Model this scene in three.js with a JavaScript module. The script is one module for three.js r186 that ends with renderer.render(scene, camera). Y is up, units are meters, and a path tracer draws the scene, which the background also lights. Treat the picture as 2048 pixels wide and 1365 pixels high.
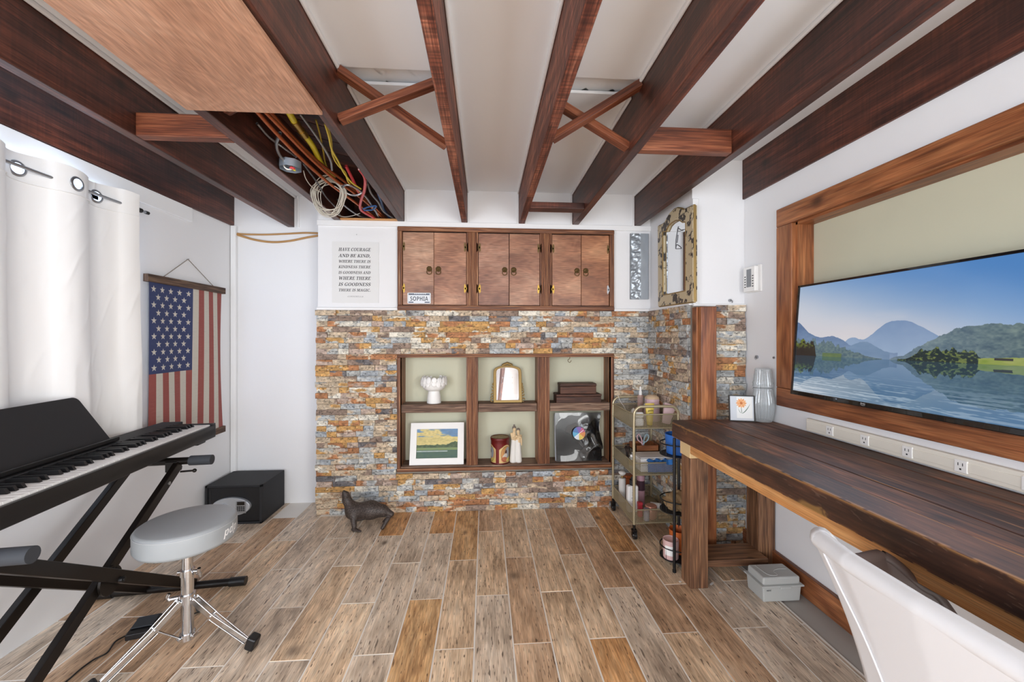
import * as THREE from 'three';
import { RoundedBoxGeometry } from 'three/addons/geometries/RoundedBoxGeometry.js';
import { mergeGeometries } from 'three/addons/utils/BufferGeometryUtils.js';
import { MarchingCubes } from 'three/addons/objects/MarchingCubes.js';
import { RectAreaLightUniformsLib } from 'three/addons/lights/RectAreaLightUniformsLib.js';

// ------------------------------------------------------------------ camera, sky, lights, exposure
const scene = new THREE.Scene();
const FPX = 796, CU = 1024, CV = 675, EYE = 1.215, YAW = Math.atan(54 / FPX);
const camera = new THREE.PerspectiveCamera(2 * Math.atan(682.5 / FPX) * 180 / Math.PI, 2048 / 1365, 0.05, 60);
camera.position.set(0, EYE, 0);
camera.rotation.y = -YAW;
camera.setViewOffset(2048, 1365, 0, 7.5, 2048, 1365);
scene.add(camera);
const renderer = new THREE.WebGLRenderer({ antialias: true });
renderer.toneMapping = THREE.LinearToneMapping;
renderer.toneMappingExposure = 0.95;
renderer.shadowMap.enabled = true;
scene.background = new THREE.Color().setRGB(0.62, 0.78, 1.0);
RectAreaLightUniformsLib.init();
function areaLight(color, intensity, w, h, pos, look) {
  const l = new THREE.RectAreaLight(color, intensity, w, h);
  l.position.set(...pos); l.lookAt(...look); scene.add(l); return l;
}
// daylight entering through the windows behind the camera (two in the end wall, one in each side wall) and the curtained window on the left
areaLight(0xeef5ff, 6.4, 1.25, 1.55, [-0.95, 1.22, 2.27], [-0.75, 1.25, 0]);
areaLight(0xf7f8f6, 6.4, 1.25, 1.55, [0.85, 1.22, 2.27], [0.65, 1.25, 0]);
areaLight(0xeef5ff, 11.5, 1.4, 1.5, [-1.8, 1.05, 1.05], [0, 1.15, 0.75]);
areaLight(0xf7f8f6, 14.5, 1.4, 1.5, [1.485, 1.05, 1.05], [0, 1.15, 0.75]);
areaLight(0xcfe2ff, 9.0, 1.2, 0.95, [-1.86, 1.43, -1.42], [0, 1.3, -1.42]);
areaLight(0xdfeaff, 1.6, 0.9, 0.48, [1.44, 1.2, -1.33], [0, 1.25, -1.33]);   // the television's own light

// ------------------------------------------------------------------ pixel rays (2048 x 1365) met with real planes
const CY_ = Math.cos(YAW), SY_ = Math.sin(YAW);
function ray(u, v) { const a = (u - CU) / FPX, b = -(v - CV) / FPX; return [a * CY_ + SY_, b, a * SY_ - CY_]; }
const V = (x, y, z) => new THREE.Vector3(x, y, z);
function onY(u, v, y) { const d = ray(u, v), t = (y - EYE) / d[1]; return V(d[0] * t, y, d[2] * t); }
function onZ(u, v, z) { const d = ray(u, v), t = z / d[2]; return V(d[0] * t, EYE + d[1] * t, z); }
function onX(u, v, x) { const d = ray(u, v), t = x / d[0]; return V(x, EYE + d[1] * t, d[2] * t); }

// ------------------------------------------------------------------ random numbers and noise
function rng(seed) { let s = seed >>> 0; return () => { s = (s + 0x6D2B79F5) >>> 0; let t = s; t = Math.imul(t ^ (t >>> 15), t | 1); t ^= t + Math.imul(t ^ (t >>> 7), t | 61); return ((t ^ (t >>> 14)) >>> 0) / 4294967296; }; }
function hash(x, y, s) { let h = Math.imul(x, 374761393) ^ Math.imul(y, 668265263) ^ Math.imul(s, 2147483629); h = Math.imul(h ^ (h >>> 13), 1274126177); return ((h ^ (h >>> 16)) >>> 0) / 4294967296; }
const mod = (a, n) => ((a % n) + n) % n;
function vn(x, y, px, py, s) {
  const xi = Math.floor(x), yi = Math.floor(y), fx = x - xi, fy = y - yi;
  const ux = fx * fx * (3 - 2 * fx), uy = fy * fy * (3 - 2 * fy);
  const x0 = mod(xi, px), x1 = mod(xi + 1, px), y0 = mod(yi, py), y1 = mod(yi + 1, py);
  const a = hash(x0, y0, s), b = hash(x1, y0, s), c = hash(x0, y1, s), d = hash(x1, y1, s);
  return a + (b - a) * ux + (c - a) * uy + (a - b - c + d) * ux * uy;
}
function fbm(u, v, fx, fy, oct, s) { let r = 0, a = 0.5, n = 0; for (let i = 0; i < oct; i++) { r += a * vn(u * fx, v * fy, fx, fy, s + i * 17); n += a; a *= 0.5; fx *= 2; fy *= 2; } return r / n; }
const clamp = (x, a = 0, b = 1) => Math.min(b, Math.max(a, x));
const sm = (a, b, x) => { const t = clamp((x - a) / (b - a)); return t * t * (3 - 2 * t); };
const mix = (a, b, t) => a + (b - a) * t;
const mix3 = (a, b, t) => [mix(a[0], b[0], t), mix(a[1], b[1], t), mix(a[2], b[2], t)];

// ------------------------------------------------------------------ textures (uv in metres through repeat)
function dataTex(w, h, fn, sizeU, sizeV, srgb = true) {
  const d = new Uint8Array(w * h * 4);
  for (let j = 0; j < h; j++) for (let i = 0; i < w; i++) {
    const c = fn(i / w, j / h), k = (j * w + i) * 4;
    d[k] = clamp(c[0], 0, 255); d[k + 1] = clamp(c[1], 0, 255); d[k + 2] = clamp(c[2], 0, 255); d[k + 3] = 255;
  }
  const t = new THREE.DataTexture(d, w, h, THREE.RGBAFormat);
  t.wrapS = t.wrapT = THREE.RepeatWrapping; t.magFilter = THREE.LinearFilter; t.minFilter = THREE.LinearMipmapLinearFilter; t.generateMipmaps = true;
  if (srgb) t.colorSpace = THREE.SRGBColorSpace;
  t.repeat.set(1 / sizeU, 1 / sizeV); t.needsUpdate = true; return t;
}
// grain runs along u
function woodTex(o) {
  const { w = 1024, h = 512, U = 1.6, Vv = 0.4, pal, seed = 1, rings = 9, ringAmt = 0.3, warp = 1.2, fine = 0.35, gx = 16, gy = 96, cx = 14, cy = 90, blotch = 0.4, mottle = 0, knots = 0, streak = 0.0, streakCol = [200, 150, 80], crack = 0.0, saw = 0 } = o;
  const KR = rng(seed * 7 + 1), kn = [...Array(knots)].map(() => [KR(), KR(), 0.012 + KR() * 0.02, 0.5 + KR() * 0.5]);
  return dataTex(w, h, (u, v) => {
    let wq = fbm(u, v, 3, 3, 3, seed) - 0.5;
    let kd = 0; for (const [kx, ky, kr, ka] of kn) { let dx = Math.abs(u - kx), dy = Math.abs(v - ky); dx = Math.min(dx, 1 - dx) * U; dy = Math.min(dy, 1 - dy) * Vv; const q = (dx * dx / 2.2 + dy * dy) / (kr * kr * 0.5); if (q < 9) { const e = Math.exp(-q); kd = Math.max(kd, e * ka); wq += Math.exp(-q * 0.25) * 0.12; } }
    const rg = 0.5 + 0.5 * Math.sin((v * rings + wq * warp * 3) * 6.2832);
    const fi = fbm(u, v, gx, gy, 3, seed + 40);
    const fi2 = fbm(u, v, 30, 256, 1, seed + 60);
    const bl = fbm(u, v, 4, 4, 3, seed + 80);
    let t = clamp(0.5 + (rg - 0.5) * ringAmt + (fi - 0.5) * fine * 2 + (bl - 0.5) * blotch * 2);
    let c = t < 0.5 ? mix3(pal[0], pal[1], t * 2) : mix3(pal[1], pal[2], t * 2 - 1);
    const k = 1 + (fi2 - 0.5) * 0.22 + (saw ? (vn(u * 260, v * 4, 260, 4, seed + 5) - 0.5) * saw : 0);
    c = [c[0] * k, c[1] * k, c[2] * k];
    if (mottle) { const mo = (fbm(u, v, 14, 26, 3, seed + 200) - 0.5) * mottle * 2; c = c.map((x) => x * (1 + mo)); }
    if (kd) c = mix3(c, mix3(pal[0], [30, 22, 16], 0.55), kd * 0.85);
    if (crack) { const cr = fbm(u, v, cx, cy, 2, seed + 120); const q = sm(1 - crack, 1.02 - crack * 0.6, cr); c = mix3(c, mix3(pal[0], [20, 12, 8], 0.5), q * 0.8); }
    if (streak) { const st = fbm(u, v, 5, 60, 3, seed + 150); const q = sm(0.78 - streak * 0.2, 0.86, st); c = mix3(c, streakCol, q * 0.75); }
    return c;
  }, U, Vv);
}
function canvasTex(w, h, draw) {
  const c = document.createElement('canvas'); c.width = w; c.height = h;
  const g = c.getContext('2d'); draw(g, w, h);
  const t = new THREE.CanvasTexture(c); t.colorSpace = THREE.SRGBColorSpace; t.magFilter = THREE.LinearFilter; return t;
}
const T = {
  beam: woodTex({ seed: 3, pal: [[38, 20, 16], [74, 39, 29], [112, 62, 44]], rings: 7, ringAmt: 0.2, fine: 0.4, blotch: 0.5, crack: 0.22, saw: 0.2, mottle: 0.2, knots: 6 }),
  beamRough: woodTex({ seed: 9, pal: [[70, 34, 24], [108, 60, 44], [150, 96, 74]], rings: 6, fine: 0.6, blotch: 0.5, crack: 0.25, saw: 0.5 }),
  brace: woodTex({ seed: 13, pal: [[70, 34, 20], [112, 60, 38], [150, 92, 62]], rings: 5, fine: 0.5, blotch: 0.5, crack: 0.15 }),
  tileTan: woodTex({ h: 768, gx: 30, gy: 90, cx: 44, cy: 120, seed: 21, pal: [[158, 130, 102], [214, 184, 151], [230, 207, 178]], U: 1.24, Vv: 0.46, rings: 6, ringAmt: 0.16, warp: 1.2, fine: 0.36, blotch: 0.5, crack: 0.27, mottle: 0.16, knots: 2 }),
  tileGold: woodTex({ h: 768, gx: 30, gy: 90, cx: 44, cy: 120, seed: 27, pal: [[148, 108, 70], [202, 160, 112], [220, 184, 140]], U: 1.24, Vv: 0.46, rings: 5, ringAmt: 0.2, warp: 1.6, fine: 0.45, blotch: 0.5, crack: 0.26, mottle: 0.18, knots: 3 }),
  tileGrey: woodTex({ h: 768, gx: 30, gy: 90, cx: 44, cy: 120, seed: 33, pal: [[152, 133, 114], [204, 183, 160], [220, 205, 186]], U: 1.24, Vv: 0.46, rings: 6, ringAmt: 0.16, warp: 1.2, fine: 0.36, blotch: 0.5, crack: 0.29, mottle: 0.16, knots: 2 }),
  desk: woodTex({ w: 2048, seed: 41, pal: [[44, 27, 21], [88, 56, 40], [134, 84, 54]], U: 1.5, Vv: 0.5, rings: 5, ringAmt: 0.16, warp: 0.9, fine: 0.4, blotch: 0.75, mottle: 0.35, knots: 9, streak: 0.5, streakCol: [170, 122, 72], crack: 0.22 }),
  leg: woodTex({ mottle: 0.15, knots: 3, seed: 47, pal: [[84, 56, 39], [122, 86, 60], [152, 112, 82]], rings: 10, warp: 0.5, fine: 0.6, blotch: 0.5, streak: 0.3, streakCol: [170, 130, 90] }),
  red: woodTex({ seed: 53, pal: [[98, 54, 32], [144, 88, 54], [176, 118, 76]], rings: 6, ringAmt: 0.25, warp: 1.4, fine: 0.35, blotch: 0.6, mottle: 0.15, knots: 3 }),
  pine: woodTex({ seed: 59, pal: [[186, 128, 74], [206, 152, 96], [220, 174, 122]], rings: 7, warp: 0.8, fine: 0.3, blotch: 0.4 }),
  ply: woodTex({ seed: 61, pal: [[146, 104, 80], [172, 128, 101], [192, 152, 126]], U: 1.0, Vv: 0.7, rings: 7, ringAmt: 0.16, warp: 4.2, fine: 0.2, blotch: 0.5 }),
  door: woodTex({ seed: 67, pal: [[128, 88, 68], [160, 117, 92], [184, 146, 120]], U: 0.9, Vv: 0.6, rings: 9, ringAmt: 0.12, warp: 3.2, fine: 0.25, blotch: 0.7, mottle: 0.1 }),
  trim: woodTex({ seed: 71, pal: [[86, 48, 28], [128, 80, 50], [164, 116, 80]], rings: 8, warp: 0.4, fine: 0.6, blotch: 0.5, streak: 0.3, streakCol: [186, 142, 100] }),
  barn: woodTex({ seed: 77, pal: [[84, 62, 50], [124, 97, 80], [158, 132, 112]], rings: 12, warp: 0.8, fine: 0.7, blotch: 0.6, crack: 0.3 }),
  plaster: dataTex(512, 512, (u, v) => { const q = 128 + (fbm(u, v, 8, 8, 5, 201) - 0.5) * 150; return [q, q, q]; }, 1.2, 1.2, false),
};
// front plank of the bench: bare yellow wood where edges and face are rubbed through the stain (uv fixed to the plank)
T.deskFront = dataTex(2048, 1024, (u, v) => {
  const fi = fbm(u, v, 40, 220, 2, 1201), bl = fbm(u, v, 9, 14, 4, 1211), mo = fbm(u, v, 40, 60, 3, 1221), e = fbm(u, v, 60, 24, 4, 1231), e2 = fbm(u, v, 14, 10, 3, 1241);
  let c = mix3([46, 29, 23], [112, 72, 49], clamp(0.45 + (bl - 0.5) * 1.8 + (fi - 0.5) * 0.5)); c = c.map((x) => x * (0.85 + mo * 0.3));
  const near = (q, w) => 1 - sm(0, w, Math.abs(v - q)), wear = Math.max(near(0.775, 0.01) * sm(0.32, 0.46, e), near(0.1, 0.01) * sm(0.34, 0.48, e), near(0.206, 0.006) * sm(0.36, 0.5, e), near(0.703, 0.005) * sm(0.5, 0.6, e));
  c = mix3(c, [176, 128, 72], wear * 0.85);
  const patch = sm(0.6, 0.68, e2) * sm(0.47, 0.6, e) * (v > 0.69 && v < 0.78 ? 1 : 0.35); c = mix3(c, [160, 122, 66], patch * 0.7);
  const scr = sm(0.8, 0.83, fbm(u + v * 0.8, v, 120, 160, 2, 1251)); return mix3(c, [176, 160, 140], scr * 0.22);
}, 2.6, 1.0);
// slate: several mixes of the same family of colours
const slate = { grey: [172, 173, 170], blue: [160, 166, 171], rust: [170, 118, 80], ochre: [188, 146, 90], tan: [192, 173, 148], cream: [208, 202, 188], dark: [108, 104, 105], brown: [142, 122, 108], pink: [180, 160, 146] };
const slateMix = [['tan', 'rust', 'cream'], ['grey', 'blue', 'cream'], ['ochre', 'rust', 'cream'], ['brown', 'tan', 'pink'], ['dark', 'grey', 'brown'], ['pink', 'rust', 'tan'], ['blue', 'grey', 'tan'], ['cream', 'tan', 'ochre'], ['brown', 'rust', 'dark'], ['grey', 'tan', 'ochre']];
const M = {};
function mat(name, o) { const m = new THREE.MeshPhysicalMaterial({ roughness: 0.6, ...o }); m.name = name; M[name] = m; return m; }
M.stones = slateMix.map((n, i) => {
  const [a, b, c] = n.map((k) => slate[k]);
  const t = dataTex(384, 256, (u, v) => {
    const p = fbm(u, v, 4, 6, 4, 300 + i * 31), q = fbm(u, v, 5, 7, 4, 310 + i * 31), r = fbm(u, v, 40, 40, 2, 320 + i * 31), s = fbm(u, v, 12, 20, 3, 330 + i * 31);
    let k = mix3(a, b, sm(0.5, 0.6, p)); k = mix3(k, c, sm(0.6, 0.66, q));
    const e = 1 - sm(0.66, 0.74, fbm(u, v, 60, 50, 2, 340 + i)) * 0.3 + (r - 0.5) * 0.4 + (s - 0.5) * 0.32; return [k[0] * e, k[1] * e, k[2] * e];
  }, 0.6, 0.4);
  return mat('slate_' + i, { map: t, bumpMap: t, bumpScale: 0.0014, roughness: 0.8 });
});
const wood = (n, t, o = {}) => mat(n, { map: t, bumpMap: t, bumpScale: 0.0012, roughness: 0.5, ...o });
wood('beam', T.beam, { roughness: 0.42, bumpScale: 0.002 }); wood('beamRough', T.beamRough, { roughness: 0.6, bumpScale: 0.003 }); wood('brace', T.brace, { roughness: 0.5 });
wood('tile0', T.tileTan, { roughness: 0.42 }); wood('tile1', T.tileGrey, { roughness: 0.42 }); wood('tile2', T.tileGold, { roughness: 0.42 });
wood('tile3', T.tileTan, { roughness: 0.42, color: 0xe6dcd6 }); wood('tile4', T.tileGold, { roughness: 0.42, color: 0xfff2e6 });
wood('desk', T.desk, { roughness: 0.55, bumpScale: 0.002 }); wood('deskFront', T.deskFront, { roughness: 0.5, bumpScale: 0.0015 }); wood('leg', T.leg, { roughness: 0.5 }); wood('red', T.red, { roughness: 0.4 }); wood('pine', T.pine, { roughness: 0.55 });
wood('ply', T.ply, { roughness: 0.5 }); wood('door', T.door, { roughness: 0.42 }); wood('trim', T.trim, { roughness: 0.5 }); wood('barn', T.barn, { roughness: 0.75, bumpScale: 0.003 });
const pl = { bumpMap: T.plaster, bumpScale: 0.004 };
mat('white', { color: 0xe9e9ea, roughness: 0.7, ...pl }); mat('whiteTrim', { color: 0xececec, roughness: 0.45 }); mat('ceil', { color: 0xf1f4f7, roughness: 0.75, ...pl });
mat('sage', { color: 0xcbcab2, roughness: 0.7, ...pl }); mat('grout', { color: 0xebe6de, roughness: 0.9 }); mat('concrete', { color: 0xa8a39c, roughness: 0.9, ...pl }); mat('mortar', { color: 0x8d867c, roughness: 0.95 });
mat('black', { color: 0x141416, roughness: 0.38 }); mat('blackMatte', { color: 0x1b1b1e, roughness: 0.65 }); mat('blackGloss', { color: 0x08080a, roughness: 0.2, clearcoat: 0.6 });
mat('blackMetal', { color: 0x17120f, roughness: 0.4, metalness: 0.3 }); mat('rubber', { color: 0x33373d, roughness: 0.7 });
mat('chrome', { color: 0xd9dadc, roughness: 0.18, metalness: 1 }); mat('steel', { color: 0xa9acb0, roughness: 0.35, metalness: 0.9 }); mat('brass', { color: 0xa8873f, roughness: 0.35, metalness: 0.85 }); mat('oldBrass', { color: 0x6d5836, roughness: 0.5, metalness: 0.7 });
mat('champagne', { color: 0xb7ab8c, roughness: 0.35, metalness: 0.55 }); mat('gold', { color: 0x9a7f4c, roughness: 0.42, metalness: 0.5 });
mat('copper', { color: 0xb4633a, roughness: 0.38, metalness: 0.75 }); mat('white2', { color: 0xf0efec, roughness: 0.5 }); mat('ivory', { color: 0xe8e3d6, roughness: 0.6 });
mat('glass', { color: 0xffffff, roughness: 0.02, transmission: 1, thickness: 0, ior: 1.5 }); mat('mirror', { color: 0xe8ebee, roughness: 0.02, metalness: 1 });
mat('greyVinyl', { color: 0x9a9fa2, roughness: 0.38 }); mat('shellWhite', { color: 0xd2d2d3, roughness: 0.38 }); mat('shellBrown', { color: 0x5a4a44, roughness: 0.5 });

// ------------------------------------------------------------------ builders
const used = {};
function numbered(n) { if (!(n in used)) { used[n] = 0; return n; } used[n]++; return n + '_' + String(used[n]).padStart(3, '0'); }
function put(o) { o.traverse((m) => { if (m.isMesh) { m.castShadow = true; m.receiveShadow = true; } }); return o; }
function obj(name, geo, m, parent = scene) {
  const g = Array.isArray(geo) ? (geo.length === 1 ? geo[0] : mergeGeometries(geo.map((q) => clean(q)))) : geo;
  const o = new THREE.Mesh(g, m); o.name = parent === scene ? numbered(name) : name; parent.add(o); put(o); return o;
}
function clean(g) { const q = g.index ? g.toNonIndexed() : g; for (const k of Object.keys(q.attributes)) if (!['position', 'normal', 'uv'].includes(k)) q.deleteAttribute(k); return q; }
function tag(o, label, category, group) { o.userData.label = label; o.userData.category = category; if (group) o.userData.group = group; return o; }
function thing(name, label, category, pos = [0, 0, 0], turn = 0, group) { const o = new THREE.Group(); o.name = numbered(name); scene.add(o); o.position.set(...pos); o.rotation.y = turn; return tag(o, label, category, group); }
function struct(name, geo, m, label) { const o = obj(name, geo, m); o.userData.kind = 'structure'; if (label) o.userData.label = label; return o; }
// uv in metres: u along the grain axis
let uvSeed = rng(77);
function grain(g, axis = 'x', shift = true) {
  const p = g.attributes.position, n = g.attributes.normal, uv = new Float32Array(p.count * 2), ou = shift ? uvSeed() * 3 : 0, ov = shift ? uvSeed() * 3 : 0;
  for (let i = 0; i < p.count; i++) {
    const P = [p.getX(i), p.getY(i), p.getZ(i)], N = [Math.abs(n.getX(i)), Math.abs(n.getY(i)), Math.abs(n.getZ(i))];
    const d = N[0] > N[1] && N[0] > N[2] ? 0 : N[1] > N[2] ? 1 : 2, ax = 'xyz'.indexOf(axis);
    let a, b; if (d === ax) { a = (ax + 1) % 3; b = (ax + 2) % 3; } else { a = ax; b = 3 - ax - d; }
    uv[2 * i] = P[a] + ou; uv[2 * i + 1] = P[b] + ov + d * 0.13;
  }
  g.setAttribute('uv', new THREE.BufferAttribute(uv, 2)); return g;
}
function box(w, h, d, x = 0, y = 0, z = 0, axis = 'x', r = 0) {   // centre given
  const g = r > 0 ? new RoundedBoxGeometry(w, h, d, 2, Math.min(r, w / 2.01, h / 2.01, d / 2.01)) : new THREE.BoxGeometry(w, h, d);
  grain(g, axis); g.translate(x, y, z); return g;
}
function span(x0, x1, y0, y1, z0, z1, axis = 'x', r = 0) { return box(Math.abs(x1 - x0), Math.abs(y1 - y0), Math.abs(z1 - z0), (x0 + x1) / 2, (y0 + y1) / 2, (z0 + z1) / 2, axis, r); }
function tube(pts, r, seg = 24, rad = 8, closed = false, tension = 0.5) { const c = new THREE.CatmullRomCurve3(pts.map((p) => (p.isVector3 ? p : V(...p))), closed, 'centripetal', tension); return new THREE.TubeGeometry(c, seg, r, rad, closed); }
function rod(a, b, r, rad = 10, r2 = r) {   // capped cylinder from a to b
  const A = a.isVector3 ? a : V(...a), B = b.isVector3 ? b : V(...b), d = B.clone().sub(A), g = new THREE.CylinderGeometry(r2, r, d.length(), rad);
  g.applyMatrix4(new THREE.Matrix4().makeRotationFromQuaternion(new THREE.Quaternion().setFromUnitVectors(V(0, 1, 0), d.clone().normalize()))); g.translate(...A.clone().add(B).multiplyScalar(0.5).toArray()); return g;
}
function bar(a, b, w, h, up = V(0, 1, 0), axis = 'z', r = 0.003) {   // rectangular bar from a to b: w sideways, h along up
  const A = a.isVector3 ? a : V(...a), B = b.isVector3 ? b : V(...b), d = B.clone().sub(A), L = d.length(); d.normalize();
  const s = V().crossVectors(up, d).normalize(), u = V().crossVectors(d, s), g = r ? new RoundedBoxGeometry(w, h, L, 1, r) : new THREE.BoxGeometry(w, h, L); grain(g, 'z');
  g.applyMatrix4(new THREE.Matrix4().makeBasis(s, u, d)); g.translate(...A.clone().add(B).multiplyScalar(0.5).toArray()); return g;
}
function lathe(pts, seg = 32) { return new THREE.LatheGeometry(pts.map((p) => new THREE.Vector2(p[0], p[1])), seg); }
function at(g, x, y, z) { g.translate(x, y, z); return g; }
function plate(pts, depth, bevel = 0) { const s = new THREE.Shape(pts.map((p) => new THREE.Vector2(p[0], p[1]))); return new THREE.ExtrudeGeometry(s, { depth, bevelEnabled: bevel > 0, bevelSize: bevel, bevelThickness: bevel, bevelSegments: 2, curveSegments: 8 }); }

// ================================================================== STRUCTURE
const XL = -1.83, XR = 1.515, ZF = 2.3, ZB = -3.02, ZS = -2.825, YC = 2.25;
const R0 = rng(11);
// ---- floor: grout bed with wood-look tile planks
const floor = struct('floor', [span(XL - 0.1, 1.36, -0.1, -0.0012, -3.15, ZF + 0.1)], M.grout, 'wood-look tile plank floor with pale grout lines');
{
  const w = 0.1532, mats = [M.tile0, M.tile0, M.tile3, M.tile1, M.tile1, M.tile2, M.tile4];
  const gold = { '0,3': 1, '1,4': 1, '-4,5': 1 };
  for (let k = -12; k <= 9; k++) {
    const x0 = Math.max(-0.042 + w * k, XL + 0.002), x1 = Math.min(-0.042 + w * (k + 1), 1.352); if (x1 - x0 < 0.012) continue;
    const xc = (x0 + x1) / 2, even = mod(k, 2) === 0, zEnd = xc < -1.15 ? ZB : ZS + 0.004;
    let j = 0;
    for (let zj = (even ? -1.874 : -1.565) - 0.025 * xc - 0.62 * 2; zj < ZF; zj += 0.62, j++) {
      const z0 = Math.max(zj, zEnd), z1 = Math.min(zj + 0.62, ZF); if (z1 - z0 < 0.02) continue;
      const warm = xc > -0.6 && xc < 0.9;
      let m = mats[Math.floor(R0() * (warm ? 7 : 5))]; if (xc < -0.7 || xc > 1.0) m = R0() < 0.5 ? M.tile1 : R0() < 0.7 ? M.tile3 : M.tile0;
      const g = new THREE.BoxGeometry(x1 - x0 - 0.006, 0.01, z1 - z0 - 0.006); grain(g, 'z'); g.translate(xc, -0.005 + (R0() - 0.5) * 0.0012, (z0 + z1) / 2);
      obj('plank', g, m, floor);
    }
  }
  obj('concrete_strip', span(1.354, XR + 0.1, -0.1, -0.006, -2.4, ZF), M.concrete, floor);
}
// ---- far wall: recessed white part on the left, chimney-like projection with niche and cupboard
const wallBack = struct('wall_back', [
  span(XL - 0.12, -1.147, -0.1, 2.45, -3.15, ZB),
  span(-1.147, 1.25, -0.1, 0.285, -3.15, ZS), span(-1.147, -0.603, 0.285, 1.097, -3.15, ZS), span(0.918, 1.25, 0.285, 1.097, -3.15, ZS),
  span(-0.603, 0.918, 0.285, 1.097, -3.15, -2.955), span(-1.147, 1.25, 1.097, 2.03, -3.15, ZS), span(-1.147, -1.0, 2.03, 2.45, -3.15, ZS), span(-0.595, 1.25, 2.03, 2.45, -3.15, ZS),
], M.white, 'white plastered wall above split slate cladding');
const retWall = struct('wall_return', [span(1.2, XR + 0.13, -0.1, 2.45, -3.15, -2.235)], M.white, 'white wall return beside the slate corner with hanging mirror');
// stones: real pieces, largest-showing first as parts, the rest joined
function stoneGeo(w, h, d, R) {
  const g = new THREE.BoxGeometry(w, h, d, 3, 2, 1), p = g.attributes.position;
  const nz = [...Array(12)].map(() => (R() - 0.5) * 0.007);
  for (let i = 0; i < p.count; i++) if (p.getZ(i) > 0) {
    const ix = Math.round((p.getX(i) / w + 0.5) * 3), iy = Math.round((p.getY(i) / h + 0.5) * 2);
    p.setZ(i, p.getZ(i) + nz[ix * 3 + iy] - ((ix === 0 || ix === 3) || (iy === 0 || iy === 2) ? 0.0015 : -0.001));
  }
  g.computeVertexNormals(); return grain(g, 'x');
}
function cladding(parent, a0, a1, yTop, place, R, blocked = () => false, hues) {
  const rows = Math.round(yTop / 0.0383), hgt = yTop / rows, list = [];
  for (let r = 0; r < rows; r++) {
    const panel = Math.floor((rows - 1 - r) / 4), y0 = r * hgt, yc = y0 + hgt / 2; let a = a0 + (R() - 0.6) * 0.012;
    while (a < a1 - 0.004) {
      let w = 0.065 + R() * R() * 0.15 + (R() < 0.25 ? 0.06 : 0); if (a1 - (a + w) < 0.045) w = a1 - a;
      const cut = blocked(a, a + w, yc); if (cut !== false) { if (cut[0] > a + 0.02) w = cut[0] - a; else { a = cut[1]; continue; } }
      const h2 = hgt - 0.0016, d = 0.02 + R() * 0.011 + (panel % 2) * 0.002;
      list.push({ a: a + w / 2, y: yc, w: w - 0.0014, h: h2, d }); a += w;
    }
  }
  const order = list.slice().sort((p, q) => q.w - p.w), rest = new Map();
  order.forEach((s, i) => {
    const g = stoneGeo(s.w, s.h, s.d, R); place(g, s);
    const m = M.stones[hues ? hues(s, R) : Math.floor(R() * 10)];
    if (i < 300) obj('stone', g, m, parent); else { if (!rest.has(m)) rest.set(m, []); rest.get(m).push(g); }
  });
  return rest;
}
{
  const R = rng(5), nb = (a, b, y) => (y > 0.275 && y < 1.105 && b > -0.605 && a < 0.92 ? [-0.605, 0.92] : false);
  obj('mortar_bed', [span(-1.14, 1.2, 0, 0.28, ZS, ZS + 0.006), span(-1.14, -0.606, 0.28, 1.1, ZS, ZS + 0.006), span(0.921, 1.2, 0.28, 1.1, ZS, ZS + 0.006), span(-1.14, 1.2, 1.1, 1.4, ZS, ZS + 0.006)], M.mortar, wallBack);
  const rest = cladding(wallBack, -1.15, 1.198, 1.402, (g, s) => g.translate(s.a, s.y, ZS + s.d / 2), R, nb,
    (s, R) => { const q = R(); if (s.a > 0.93) return [0, 1, 4, 6, 9][Math.floor(q * 5)]; return [0, 0, 1, 1, 2, 2, 3, 5, 5, 6, 7, 7, 8, 9, 4, 3][Math.floor(q * 16)]; });
  // the smallest stones, joined by colour into one part
  const all = [], ms = []; for (const [m, gs] of rest) { all.push(mergeGeometries(gs.map(clean))); ms.push(m); }
  if (all.length) { const o = obj('small_stone_pieces', mergeGeometries(all, true), ms, wallBack); o.userData.kind = 'stuff'; }
  obj('mortar_bed', [span(1.194, 1.2, 0, 1.4, -2.81, -2.235), span(1.2, XR, 0, 1.4, -2.235, -2.229)], M.mortar, retWall);
  cladding(retWall, -2.80, -2.242, 1.402, (g, s) => { g.rotateY(-Math.PI / 2); g.translate(1.2 - s.d / 2, s.y, s.a); }, rng(6), undefined, (s, R) => [0, 3, 9, 9, 6, 3, 4, 7, 2, 5][Math.floor(R() * 10)]);
  cladding(retWall, 1.328, 1.508, 1.402, (g, s) => g.translate(s.a, s.y, -2.235 + s.d / 2), rng(8), undefined, (s, R) => [0, 3, 9, 9, 6, 1, 4, 7, 2, 0][Math.floor(R() * 10)]);
}
// ---- right wall with the framed recess that holds the television
const RZ0 = -1.842, RZ1 = -0.66, RY0 = 0.96, RY1 = 1.775;
const wallRight = struct('wall_right', [span(XR, 1.66, -0.1, RY0, -2.3, 0.35), span(XR, 1.66, RY1, 2.45, -2.3, 0.35), span(XR, 1.66, -0.1, RY0, 1.75, ZF + 0.1), span(XR, 1.66, RY1, 2.45, 1.75, ZF + 0.1), span(XR, 1.66, -0.1, 0.3, 0.35, 1.75), span(XR, 1.66, 1.8, 2.45, 0.35, 1.75), span(XR, 1.66, RY0, RY1, -2.3, RZ0), span(XR, 1.66, RY0, RY1, RZ1, 0.35), span(XR, 1.66, RY0, RY1, 1.75, ZF + 0.1)], M.white, 'white plastered wall behind the workbench');
obj('recess_panel', span(1.595, 1.62, RY0 - 0.02, RY1 + 0.02, RZ0 - 0.02, RZ1 + 0.02), M.sage, wallRight).userData.label = 'pale sage painted back of the recess';
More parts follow.
